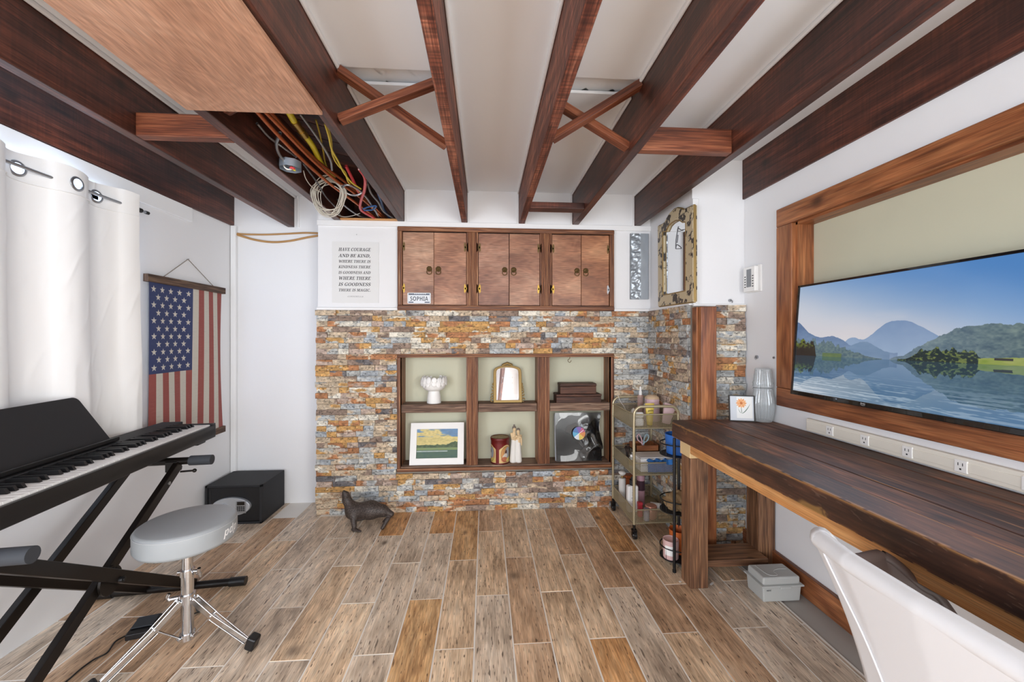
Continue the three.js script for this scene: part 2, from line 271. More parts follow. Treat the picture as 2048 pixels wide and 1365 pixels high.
struct('baseboard_right', [span(1.492, XR, -0.004, 0.105, -2.22, ZF, 'z', 0.004)], M.red, 'reddish wooden baseboard below the workbench');
// ---- left wall with the window behind the curtain
const LW = { z0: -2.06, z1: -0.78, y0: 0.92, y1: 1.925 };
const wallLeft = struct('wall_left', [span(XL - 0.12, XL, -0.1, LW.y0, -3.1, 0.35), span(XL - 0.12, XL, LW.y1, 2.45, -3.1, 0.35), span(XL - 0.12, XL, -0.1, 0.3, 0.35, 1.75), span(XL - 0.12, XL, 1.8, 2.45, 0.35, 1.75), span(XL - 0.12, XL, -0.1, 2.45, 1.75, ZF + 0.1), span(XL - 0.12, XL, LW.y0, LW.y1, -3.1, LW.z0), span(XL - 0.12, XL, LW.y0, LW.y1, LW.z1, 0.35)], M.white, 'white wall with curtained window');
function windowUnit(name, c, w, h, turn, label) {
  const g = new THREE.Group(); g.name = name; g.userData = { kind: 'structure', label }; g.position.set(...c); g.rotation.y = turn; scene.add(g);
  const t = 0.045;
  obj('window_frame', [box(w, t, 0.07, 0, h / 2 - t / 2, 0), box(w, t, 0.07, 0, -h / 2 + t / 2, 0), box(t, h, 0.07, -w / 2 + t / 2, 0, 0, 'y'), box(t, h, 0.07, w / 2 - t / 2, 0, 0, 'y'), box(0.03, h, 0.05, 0, 0, 0, 'y')], M.whiteTrim, g);
  for (const s of [-1, 1]) obj('pane', box(w / 2 - t - 0.015, h - 2 * t, 0.004, s * (w / 4 - 0.01), 0, 0), M.glass, g);
  return put(g);
}
windowUnit('window_1', [XL - 0.075, (LW.y0 + LW.y1) / 2, (LW.z0 + LW.z1) / 2], LW.z1 - LW.z0, LW.y1 - LW.y0, Math.PI / 2, 'white framed window behind the curtain');
// ---- wall behind the camera with two tall windows
struct('wall_front', [span(XL - 0.12, -1.6, -0.1, 2.45, ZF, ZF + 0.12), span(-0.3, 0.2, -0.1, 2.45, ZF, ZF + 0.12), span(1.5, 1.66, -0.1, 2.45, ZF, ZF + 0.12), span(-1.6, -0.3, -0.1, 0.42, ZF, ZF + 0.12), span(0.2, 1.5, -0.1, 0.42, ZF, ZF + 0.12), span(-1.6, -0.3, 2.02, 2.45, ZF, ZF + 0.12), span(0.2, 1.5, 2.02, 2.45, ZF, ZF + 0.12)], M.white, 'white wall behind the viewer');
windowUnit('window_2', [-0.95, 1.22, ZF + 0.07], 1.3, 1.6, 0, 'tall white framed window in the wall behind the viewer, by the keyboard side');
windowUnit('window_3', [0.85, 1.22, ZF + 0.07], 1.3, 1.6, 0, 'tall white framed window in the wall behind the viewer, by the workbench side');
windowUnit('window_4', [XL - 0.07, 1.05, 1.05], 1.4, 1.5, Math.PI / 2, 'wide white framed window behind the viewer in the curtain wall');
windowUnit('window_5', [XR + 0.07, 1.05, 1.05], 1.4, 1.5, Math.PI / 2, 'wide white framed window behind the viewer in the workbench wall');
// ---- ceiling: old board subfloor above, white panels between the joists
const ceil = struct('ceiling', [span(XL - 0.12, 1.66, 2.31, 2.42, -3.15, ZF + 0.1)], M.ceil, 'white painted ceiling between dark beams');
{
  const bays = [[-1.815, -1.438], [-1.392, -1.038], [-0.562, -0.166], [-0.124, 0.239], [0.281, 0.626], [0.67, 1.081], [1.124, 1.52]];
  for (const [a, b] of bays) {
    const end = a < -1 ? ZB : ZS, gap = a === -0.562 || a === 0.281;
    obj('ceiling_panel', gap ? [span(a, b, YC, YC + 0.012, end, -1.662), span(a, b, YC, YC + 0.012, -1.562, ZF)] : span(a, b, YC, YC + 0.012, end, ZF), M.ceil, ceil);
    for (const s of [0, 1]) { const x = s ? b - 0.006 : a + 0.006; obj('corner_moulding', gap ? [span(x - 0.006, x + 0.006, YC - 0.018, YC, end, -1.662, 'z', 0.005), span(x - 0.006, x + 0.006, YC - 0.018, YC, -1.562, ZF, 'z', 0.005)] : span(x - 0.006, x + 0.006, YC - 0.018, YC, end, ZF, 'z', 0.005), M.whiteTrim, ceil); }
    if (gap) for (let i = 0; i < 3; i++) { const w = (b - a) / 3; const g = box(w - 0.006, 0.012, 0.2, 0, 0, 0, 'z'); g.rotateY(a < 0 ? -0.5 : -0.75); g.translate(a + w * (i + 0.5), YC + 0.03, -1.61); obj('subfloor_board', g, M.ceil, ceil); }
  }
  // bare boards over the open wiring bay
  obj('subfloor_sheet', span(-1.0, -0.6, 2.304, 2.311, -3.1, -1.3, 'x'), M.beam, ceil);
  for (let i = 0; i < 9; i++) { const g = box(0.6, 0.02, 0.135, 0, 0, 0, 'x'); g.rotateY(0.55); g.translate(-0.8, 2.298, -1.35 - i * 0.166); obj('subfloor_board', g, M.beam, ceil); }
}
struct('wall_cavity', [span(-1.0, -0.595, 2.03, 2.45, -3.16, -3.1), span(-1.0, -0.595, 2.024, 2.032, -3.1, ZS)], M.beam, 'dark wooden end of the open wiring bay');
// ---- white trims on the far wall
struct('trim_1', [span(-1.15, 1.2, 1.985, 2.022, ZS, ZS + 0.014, 'x', 0.003)], M.whiteTrim, 'white painted rail under the joist ends');
struct('trim_2', [span(-1.15, -0.604, 1.402, 1.42, ZS, ZS + 0.022, 'x', 0.004), span(0.926, 1.198, 1.402, 1.42, ZS, ZS + 0.022, 'x', 0.004)], M.whiteTrim, 'white ledge capping the slate');
struct('trim_3', [span(1.183, 1.2, 1.402, 1.42, -2.82, -2.236, 'z', 0.004), span(1.2, XR, 1.395, 1.408, -2.236, -2.216, 'x', 0.003)], M.whiteTrim, 'white ledge capping the slate on the return');
struct('trim_4', [span(-1.826, -1.79, 0, 2.02, ZB, ZB + 0.03, 'y', 0.004)], M.whiteTrim, 'white vertical corner board by the flag');
struct('trim_5', [span(XL, XL + 0.016, 1.93, 2.018, -2.607, ZF, 'z', 0.004)], M.whiteTrim, 'white painted board under the edge beam');
struct('trim_6', [span(1.2, 1.235, 1.408, 2.02, -2.236, -2.226, 'y', 0.003)], M.whiteTrim, 'white vertical corner board on the return');
for (const [i, x] of [-1.438, -1.392 + 0.02, -0.56, -0.123, 0.225, 0.285, 0.61, 0.672, 1.066].entries()) struct('trim_' + (7 + i), [span(x, x + 0.014, 2.022, YC, (x < -1 ? ZB : ZS), (x < -1 ? ZB : ZS) + 0.01, 'y', 0.002)], M.whiteTrim, 'narrow white strip beside a joist end');

// ---- beams
const beams = [
  [-1.86, -1.815, ZB, 'dark brown edge beam lying along the wall over the curtain'], [-1.44, -1.394, ZB, 'dark brown joist with the reddish block nailed to it, beside the edge beam over the curtain'],
  [-1.036, -0.99, ZS - 0.3, 'dark brown joist carrying the metal junction box'], [-0.605, -0.562, ZS - 0.3, 'dark brown joist between the open wiring bay and the crossed braces'],
  [-0.165, -0.125, ZS, 'rough sawn joist ending above the middle of the cupboard, braced toward the wiring'], [0.24, 0.281, ZS, 'rough sawn joist ending above the cupboard, braced toward the workbench'],
  [0.626, 0.67, ZS, 'dark reddish joist between crossed braces and solid block'], [1.081, 1.124, ZS, 'dark reddish joist ending above the arched mirror'], [1.503, 1.548, -2.235, 'dark reddish edge beam lying along the wall over the television'],
];
beams.forEach(([a, b, e, label], i) => {
  const o = obj('ceiling_beam', span(a, b, 2.021, 2.3, e, ZF, 'z', 0.004), i === 4 || i === 5 ? M.beamRough : M.beam); tag(o, label, 'beam', 'ceiling beams');
});
tag(obj('blocking', span(-1.394, -1.036, 2.022, 2.116, -1.73, -1.688, 'x', 0.004), M.brace), 'reddish wooden block between the beams beside the plywood panel', 'block');
tag(obj('blocking', span(0.67, 1.081, 2.024, 2.128, -1.715, -1.675, 'x', 0.004), M.brace), 'reddish wooden block between the beams over the slate corner', 'block');
tag(obj('blocking', span(0.281, 0.626, 2.022, 2.062, -2.55, -2.467, 'x', 0.004), M.beam), 'small flat wooden block between the beams above the cupboard doors', 'block');
// crossed braces
function brace(a, b, dz, label) { tag(obj('cross_brace', bar([a[0], a[1], a[2] + dz], [b[0], b[1], b[2] + dz], 0.04, 0.03, V(0, 1, 0)), M.brace), label, 'brace', 'crossed braces between the joists'); }
brace([-0.56, 2.235, -1.56], [-0.166, 2.05, -1.75], -0.0, 'thin brace running down to the rough joist, wiring side pair');
brace([-0.562, 2.055, -1.60], [-0.166, 2.225, -1.60], 0.02, 'thin brace rising from the joist beside the wiring');
brace([0.282, 2.2, -1.62], [0.626, 2.05, -1.69], -0.02, 'thin brace running down to the reddish joist, workbench side pair');
brace([0.282, 2.05, -1.68], [0.626, 2.235, -1.585], 0.02, 'thin brace rising toward the reddish joist, workbench side pair');
// plywood sheet below the joists
tag(obj('plywood_panel', span(-1.038, -0.578, 2.008, 2.02, -1.462, ZF, 'z', 0.001), M.ply), 'stained plywood sheet fixed under the ceiling joists', 'panel');

// ================================================================== FAR WALL THINGS
function W(g, name, geo, m, parent = g) {   // geometry given in room coordinates, added under a group that is not turned
  const q = Array.isArray(geo) ? (geo.length === 1 ? geo[0] : mergeGeometries(geo.map(clean))) : geo; q.translate(-g.position.x, -g.position.y, -g.position.z); return obj(name, q, m, parent);
}
function fluted(x0, x1, y0, y1, z0, z1, n = 4) {
  const a = [span(x0, x1, y0, y1, z0, z1, 'y', 0.002)], w = (x1 - x0) / (n + 1);
  for (let i = 0; i < n; i++) { const g = new THREE.CylinderGeometry(w * 0.36, w * 0.36, y1 - y0 - 0.002, 8, 1); grain(g, 'y'); g.translate(x0 + w * (i + 1), (y0 + y1) / 2, z1 + 0.0005); a.push(g); }
  return a;
}
function frameRails(g, x0, x1, y0, y1, zb, zf, w, m) {
  const rail = (a, b, c, d, ax) => { const o = 0.011, iw = ax === 'x' ? [a, b, c < (y0 + y1) / 2 ? d - o : c, c < (y0 + y1) / 2 ? d : c + o] : [a < (x0 + x1) / 2 ? b - o : a, a < (x0 + x1) / 2 ? b : a + o, c, d];
    return [span(a, b, c, d, zb, zf - 0.006, ax, 0.004), span(ax === 'x' ? a : a + 0.006, ax === 'x' ? b : b - 0.006, ax === 'x' ? c + 0.007 : c, ax === 'x' ? d - 0.007 : d, zf - 0.012, zf, ax, 0.005), span(iw[0], iw[1], iw[2], iw[3], zb, zf - 0.002, ax, 0.004)]; };
  W(g, 'frame_rail', rail(x0, x1, y1 - w, y1, 'x'), m); W(g, 'frame_rail', rail(x0, x1, y0, y0 + w, 'x'), m);
  W(g, 'frame_stile', rail(x0, x0 + w, y0 + w, y1 - w, 'y'), m); W(g, 'frame_stile', rail(x1 - w, x1, y0 + w, y1 - w, 'y'), m);
}
// ---- cupboard
{
  const c = thing('wall_cupboard', 'brown six door wall cupboard with brass hinges above the slate', 'cupboard', [0.16, 1.403, ZS]);
  const X0 = -0.604, X1 = 0.924, Y0 = 1.403, Y1 = 1.984;
  W(c, 'backing', span(X0 + 0.01, X1 - 0.01, Y0 + 0.01, Y1 - 0.01, ZS, ZS + 0.012), M.blackMatte);
  frameRails(c, X0, X1, Y0, Y1, ZS, ZS + 0.036, 0.034, M.trim);
  for (const [a, b] of [[-0.128, -0.048], [0.388, 0.473]]) W(c, 'fluted_stile', fluted(a, b, Y0 + 0.034, Y1 - 0.034, ZS, ZS + 0.026, 4), M.trim);
  const doors = [[-0.568, -0.356, -1], [-0.354, -0.131, 1], [-0.045, 0.168, -1], [0.172, 0.386, 1], [0.476, 0.684, -1], [0.687, 0.888, 1]];
  const shades = [0xffffff, 0xfff4ec, 0xeadfe0, 0xf6ece8, 0xfff0e2, 0xffe9cf];
  doors.forEach(([a, b, side], i) => {
    const dm = wood('cupboardDoor' + i, T.door, { roughness: 0.4, color: shades[i] });
    const d = W(c, 'door', span(a, b, 1.441, 1.945, ZS + 0.004, ZS + 0.024, 'x', 0.0025), dm);
    const off = (g) => { g.translate(-c.position.x, -c.position.y, -c.position.z); return g; };
    const hx = side < 0 ? b - 0.03 : a + 0.03, z = ZS + 0.026;
    const ros = lathe([[0, 0.008], [0.007, 0.009], [0.011, 0.005], [0.017, 0.004], [0.019, 0]], 14); ros.rotateX(Math.PI / 2); ros.translate(hx, 1.69, z);
    const snout = new THREE.SphereGeometry(0.008, 10, 8); snout.scale(1, 0.8, 1.2); snout.translate(hx, 1.686, z + 0.008);
    const parts = [ros, snout]; for (let k = 0; k < 7; k++) { const q = new THREE.SphereGeometry(0.006, 6, 5); q.translate(hx + Math.cos(k * 0.9 + 0.2) * 0.014, 1.69 + Math.sin(k * 0.9 + 0.2) * 0.014, z + 0.003); parts.push(q); }
    const ring = new THREE.TorusGeometry(0.0165, 0.0026, 8, 20); ring.rotateX(-0.12); ring.translate(hx, 1.668, z + 0.008); parts.push(ring);
    obj('ring_pull', parts.map((q) => off(clean(q))), M.oldBrass, d);
    for (const hy of [1.845, 1.556]) {
      const ex = side < 0 ? a : b, s2 = side, bright = hy < 1.6; const leaf = (x, w) => { const q = plate([[-w, -0.022], [-w * 0.2, -0.034], [w, -0.022], [w, 0.022], [-w * 0.2, 0.034], [-w, 0.022]], 0.002); q.translate(x, hy, z - 0.002 + (w < 0 ? 0 : 0)); return q; };
      const hg = [leaf(ex - s2 * 0.009, 0.006), leaf(ex + s2 * 0.011, 0.006), rod([ex, hy - 0.014, z], [ex, hy + 0.014, z], 0.003, 8), box(0.02, 0.012, 0.002, ex, hy, z - 0.001)];
      obj('hinge', hg.map((q) => off(clean(q))), i === 5 && bright ? M.steel : bright ? M.brass : M.oldBrass, d);
    }
  });
  // name plate magnet on the first door
  const tx = canvasTex(512, 256, (g, w, h) => { g.fillStyle = '#dfe3e8'; g.fillRect(0, 0, w, h); g.fillStyle = '#3d4a60'; g.fillRect(18, 14, 476, 36); g.fillStyle = '#dfe3e8'; g.font = 'bold 26px sans-serif'; g.textAlign = 'center'; for (let i = 0; i < 7; i++) { g.beginPath(); g.moveTo(140 + i * 40, 14); g.lineTo(160 + i * 40, 34); g.lineTo(180 + i * 40, 14); g.fill(); } g.fillStyle = '#3d4a60'; g.fillRect(18, 214, 110, 26); g.fillRect(384, 214, 110, 26); g.fillStyle = '#333a44'; g.font = 'bold 132px sans-serif'; g.save(); g.translate(256, 192); g.scale(0.86, 1.12); g.fillText('SOPHIA', 0, 0); g.restore(); g.strokeStyle = '#8f98a3'; g.lineWidth = 8; g.strokeRect(4, 4, w - 8, h - 8); });
  const p = thing('name_plate', 'small white name plate reading SOPHIA on the cupboard door', 'plate', [-0.456, 1.448, ZS + 0.0245]);
  const s = new THREE.Shape(); const pw = 0.08, ph = 0.038, rr = 0.008; s.moveTo(-pw + rr, -ph); s.lineTo(pw - rr, -ph); s.quadraticCurveTo(pw, -ph, pw, -ph + rr); s.lineTo(pw, ph - rr); s.quadraticCurveTo(pw, ph, pw - rr, ph); s.lineTo(-pw + rr, ph); s.quadraticCurveTo(-pw, ph, -pw, ph - rr); s.lineTo(-pw, -ph + rr); s.quadraticCurveTo(-pw, -ph, -pw + rr, -ph);
  const g = new THREE.ExtrudeGeometry(s, { depth: 0.003, bevelEnabled: false }); g.translate(0, ph, 0); obj('plate_body', g, M.white2, p);
  const f = new THREE.PlaneGeometry(pw * 1.92, ph * 1.9); f.translate(0, ph, 0.0034); obj('plate_print', f, mat('plateFace', { map: tx, roughness: 0.35 }), p);
}
// ---- niche
const NZ = -2.952, NS = 0.745, NB = 0.318;
{
  const c = thing('wall_niche', 'wooden framed six compartment niche set in the slate wall', 'niche', [0.16, 0.285, ZS]);
  const X0 = -0.605, X1 = 0.92, Y0 = 0.284, Y1 = 1.099;
  frameRails(c, X0, X1, Y0, Y1, ZS - 0.004, ZS + 0.046, 0.024, M.trim);
  W(c, 'back_panel', span(X0 + 0.002, X1 - 0.002, Y0 + 0.002, Y1 - 0.002, NZ - 0.003, NZ), M.sage);
  W(c, 'side_board', span(X0 + 0.006, X0 + 0.026, Y0 + 0.02, Y1 - 0.02, NZ, ZS, 'y'), M.trim); W(c, 'side_board', span(X1 - 0.026, X1 - 0.006, Y0 + 0.02, Y1 - 0.02, NZ, ZS, 'y'), M.trim);
  W(c, 'bottom_board', span(X0 + 0.02, X1 - 0.02, Y0 + 0.01, NB, NZ, ZS + 0.03, 'x'), M.barn); W(c, 'top_board', span(X0 + 0.02, X1 - 0.02, Y1 - 0.022, Y1 - 0.004, NZ, ZS, 'x'), M.trim);
  for (const [a, b] of [[-0.13, -0.05], [0.372, 0.458]]) W(c, 'divider', fluted(a, b, NB, Y1 - 0.022, NZ, ZS + 0.022, 5), M.trim);
  for (const [a, b] of [[-0.585, -0.132], [-0.048, 0.37], [0.46, 0.9]]) W(c, 'shelf', span(a, b, NS - 0.058, NS, NZ, ZS + 0.012, 'x', 0.004), M.barn);
  W(c, 'cup_hook', [tube([[0.618, 1.08, ZS - 0.05], [0.618, 1.06, ZS - 0.05], [0.606, 1.05, ZS - 0.05], [0.606, 1.04, ZS - 0.05], [0.618, 1.03, ZS - 0.05], [0.63, 1.045, ZS - 0.05]], 0.0022, 24, 6), rod([0.618, 1.08, ZS - 0.05], [0.618, 1.072, ZS - 0.05], 0.007, 10)], M.oldBrass);
}
// ---- things in the niche
{
  const zc = -2.875;
  // footed bowl with petals
  const p = onZ(868, 806, zc), b = thing('pedestal_bowl', 'white ceramic footed bowl with flower petal rim on the niche shelf', 'bowl', [p.x, NS, zc]);
  obj('foot', lathe([[0, 0], [0.049, 0], [0.05, 0.004], [0.046, 0.05], [0.04, 0.085], [0.038, 0.09]], 36), M.white2, b);
  obj('bowl', lathe([[0.036, 0.086], [0.06, 0.095], [0.078, 0.112], [0.086, 0.14], [0.086, 0.17], [0.08, 0.17], [0.076, 0.14], [0.06, 0.11], [0, 0.1]], 36), M.white2, b);
  const R = rng(91);
  for (let k = 0; k < 30; k++) { const a = k / 30 * 6.283 * 2 + R() * 0.2, up = k < 15 ? 0.145 : 0.168; const g = new THREE.SphereGeometry(0.02, 10, 8); g.scale(1, 1 + R() * 0.3, 0.28); g.rotateX(-0.35 + R() * 0.3); g.translate(0, 0, 0.088); g.rotateY(a); g.translate(0, up + (R() - 0.5) * 0.008, 0); obj('petal', g, M.white2, b); }
}
{
  // small gilt mirror with writing
  const z = -2.86, p = onZ(1015.5, 801, z), g = thing('gilt_mirror', 'small ornate gilt mirror with white lettering on the niche shelf', 'mirror', [p.x, NS, z]); g.rotation.x = -0.24;
  const w = 0.1, h = 0.27, arch = (k, t) => { const pts = [[-w * k, t], [w * k, t], [w * k, h * 0.72]]; for (let i = 0; i <= 14; i++) { const a = i / 14 * Math.PI; pts.push([Math.cos(a) * w * k, h * 0.78 + Math.pow(Math.sin(a), 0.6) * 0.055 * k]); } pts.push([-w * k, h * 0.72]); return pts; };
  const out = new THREE.Shape(arch(1, 0).map((q) => new THREE.Vector2(...q))); out.holes.push(new THREE.Path(arch(0.84, 0.014).map((q) => new THREE.Vector2(q[0], q[1] - 0.006 + 0.006))));
  obj('frame', new THREE.ExtrudeGeometry(out, { depth: 0.012, bevelEnabled: true, bevelSize: 0.003, bevelThickness: 0.004, bevelSegments: 2 }), M.gold, g);
  obj('mirror_glass', at(plate(arch(0.87, 0.01), 0.002), 0, 0, 0.004), M.mirror, g);
  for (const s of [-1, 1]) { const scroll = []; for (let k = 0; k < 7; k++) { const q = new THREE.TorusGeometry(0.011 - k * 0.0008, 0.004, 6, 12, 5); q.rotateZ(s * k * 0.8); q.translate(s * (w + 0.012 - k * 0.0016), 0.018 + k * 0.019, 0.008); scroll.push(q); } obj('scroll', scroll, M.gold, g); }
  const cr = []; for (let k = -3; k <= 3; k++) { const q = new THREE.SphereGeometry(0.008, 8, 6); q.scale(1, 1.3, 0.6); q.translate(k * 0.011, h * 0.78 + 0.062 + (3 - Math.abs(k)) * 0.0045, 0.008); cr.push(q); } obj('crest', cr, M.gold, g);
  const tx = canvasTex(512, 512, (c, W2, H2) => { c.clearRect(0, 0, W2, H2); c.fillStyle = '#fff'; c.textAlign = 'center'; c.font = '52px serif'; c.fillText('y o u   a r e', 256, 120); c.fillText('m y   o n e', 256, 260); c.font = 'italic 60px serif'; c.fillText('and only', 256, 400); });
  const al = canvasTex(512, 512, (c, W2, H2) => { c.fillStyle = '#000'; c.fillRect(0, 0, W2, H2); c.fillStyle = '#fff'; c.textAlign = 'center'; c.font = '52px serif'; c.fillText('y o u   a r e', 256, 120); c.fillText('m y   o n e', 256, 260); c.font = 'italic 60px serif'; c.fillText('and only', 256, 400); }); al.colorSpace = THREE.NoColorSpace;
  const pl2 = new THREE.PlaneGeometry(0.15, 0.15); pl2.translate(0, 0.135, 0.0068); obj('lettering', pl2, mat('mirrorText', { color: 0xf4f4f4, alphaMap: al, transparent: true, roughness: 0.7 }), g);
}
{
  // two dark boxes
  const z = -2.87, a = onZ(1154, 800, z);
  const mk = (name, w, h, d, y, dx, label) => { const t = thing(name, label, 'box', [a.x + dx, y, z]); obj('box_body', box(w, h * 0.72, d, 0, h * 0.36, 0, 'x', 0.003), M.darkBox, t); obj('lid', box(w + 0.004, h * 0.27, d + 0.004, 0, h * 0.865, 0, 'x', 0.004), M.darkBox, t); return t; };
  wood('darkBox', T.barn, { roughness: 0.6, color: 0xa88474 });
  mk('wooden_box', 0.325, 0.062, 0.125, NS, 0.0, 'wide flat dark carved wooden box on the niche shelf');
  mk('wooden_box', 0.262, 0.075, 0.1, NS + 0.0625, -0.002, 'smaller dark carved wooden box on top of the flat one');
}
{
  // framed landscape, leaning
  const tx = dataTex(384, 288, (u, v) => { const y = v; const n = fbm(u, v, 4, 10, 4, 501), n2 = fbm(u, v, 20, 30, 3, 511); let c;
    if (y > 0.72) c = mix3([214, 196, 132], [104, 140, 176], sm(0.4, 0.6, n + (u - 0.5) * 0.3)); else if (y > 0.45) c = mix3([226, 208, 138], [190, 176, 116], n);
    else if (y > 0.28) c = mix3([150, 158, 96], [104, 132, 96], n2); else c = mix3([92, 118, 92], [66, 92, 84], n2 * 1.2);
    const tree = y > 0.36 && y < 0.4 + 0.09 * fbm(u, 0.3, 14, 2, 3, 521) + 0.1 * sm(0.7, 0.85, u); if (tree) c = mix3([62, 82, 62], [94, 110, 74], n2); if (Math.abs(y - 0.24) < 0.02 && u < 0.75) c = [168, 180, 176];
    const k = 0.9 + n2 * 0.2; return [c[0] * k, c[1] * k, c[2] * k]; }, 1, 1);
  tx.wrapS = tx.wrapT = THREE.ClampToEdgeWrapping;
  const z = -2.83, p = onZ(875, 924, z), t = thing('framed_painting', 'white framed landscape painting of a green field leaning in the niche', 'painting', [p.x - 0.005, NB + 0.001, z]); t.rotation.x = -0.24;
  const w = 0.375, h = 0.287, m = 0.042, o = new THREE.Shape([[-w / 2, 0], [w / 2, 0], [w / 2, h], [-w / 2, h]].map((q) => new THREE.Vector2(...q)));
  o.holes.push(new THREE.Path([[-w / 2 + m, m], [-w / 2 + m, h - m], [w / 2 - m, h - m], [w / 2 - m, m]].map((q) => new THREE.Vector2(...q))));
  obj('frame', new THREE.ExtrudeGeometry(o, { depth: 0.014, bevelEnabled: true, bevelSize: 0.0015, bevelThickness: 0.0015, bevelSegments: 1 }), M.white2, t);
  const f = new THREE.PlaneGeometry(w - 2 * m + 0.002, h - 2 * m + 0.002); f.translate(0, h / 2, 0.006); obj('picture', f, mat('landscape', { map: tx, roughness: 0.6 }), t);
  obj('backing', box(w - 0.01, h - 0.01, 0.003, 0, h / 2, 0.001), M.blackMatte, t);
}
{
  // red tin
  const tx = canvasTex(1024, 256, (c, W2, H2) => { c.fillStyle = '#6e1a17'; c.fillRect(0, 0, W2, H2); for (let k = 0; k < 3; k++) { const x = 60 + k * 345; c.fillStyle = '#d9bd84'; c.beginPath(); c.moveTo(x, 250); c.lineTo(x, 80); c.quadraticCurveTo(x + 20, 60, x + 50, 50); c.quadraticCurveTo(x + 140, -10, x + 230, 50); c.quadraticCurveTo(x + 260, 60, x + 280, 80); c.lineTo(x + 280, 250); c.fill(); c.fillStyle = '#cf9a62'; c.beginPath(); c.ellipse(x + 140, 140, 108, 100, 0, 0, 7); c.fill(); c.fillStyle = '#9aa1a8'; c.beginPath(); c.ellipse(x + 165, 130, 62, 80, 0.3, 0, 7); c.fill(); c.fillStyle = '#5d3a30'; c.beginPath(); c.ellipse(x + 130, 110, 20, 26, 0.4, 0, 7); c.fill(); c.fillStyle = '#e4ddd0'; c.beginPath(); c.ellipse(x + 110, 165, 52, 34, -0.4, 0, 7); c.fill(); c.fillStyle = '#c87a5a'; c.beginPath(); c.ellipse(x + 100, 205, 66, 34, 0.1, 0, 7); c.fill(); c.fillStyle = '#d8c06a'; c.beginPath(); c.ellipse(x + 200, 215, 70, 30, -0.1, 0, 7); c.fill(); c.strokeStyle = '#3a1c14'; c.lineWidth = 4; c.beginPath(); c.ellipse(x + 140, 140, 108, 100, 0, 0, 7); c.stroke(); } });
  const z = -2.865, p = onZ(1000, 924, z), t = thing('tin_canister', 'round red tin with oval vintage picture in the niche', 'tin', [p.x, NB, z]); t.rotation.y = -0.5;
  const b = new THREE.CylinderGeometry(0.066, 0.066, 0.14, 40, 1, true); b.translate(0, 0.075, 0); obj('printed_wall', b, mat('tinPrint', { map: tx, roughness: 0.35, metalness: 0.2 }), t);
  mat('tinRed', { color: 0x641917, roughness: 0.35, metalness: 0.2 });
  obj('tin_body', lathe([[0, 0], [0.068, 0], [0.069, 0.004], [0.067, 0.008], [0.065, 0.01], [0.065, 0.146], [0.066, 0.15]], 40), M.tinRed, t);
  obj('lid', lathe([[0.066, 0.146], [0.067, 0.15], [0.066, 0.158], [0.069, 0.163], [0.069, 0.178], [0.066, 0.182], [0.064, 0.178], [0, 0.178]], 40), M.tinRed, t);
  const tp = new THREE.CircleGeometry(0.062, 32); tp.rotateX(-Math.PI / 2); tp.translate(0, 0.1786, 0); obj('lid_print', tp, mat('lidPrint', { color: 0xb7a06c, roughness: 0.5, map: M.stones[7].map }), t);
}
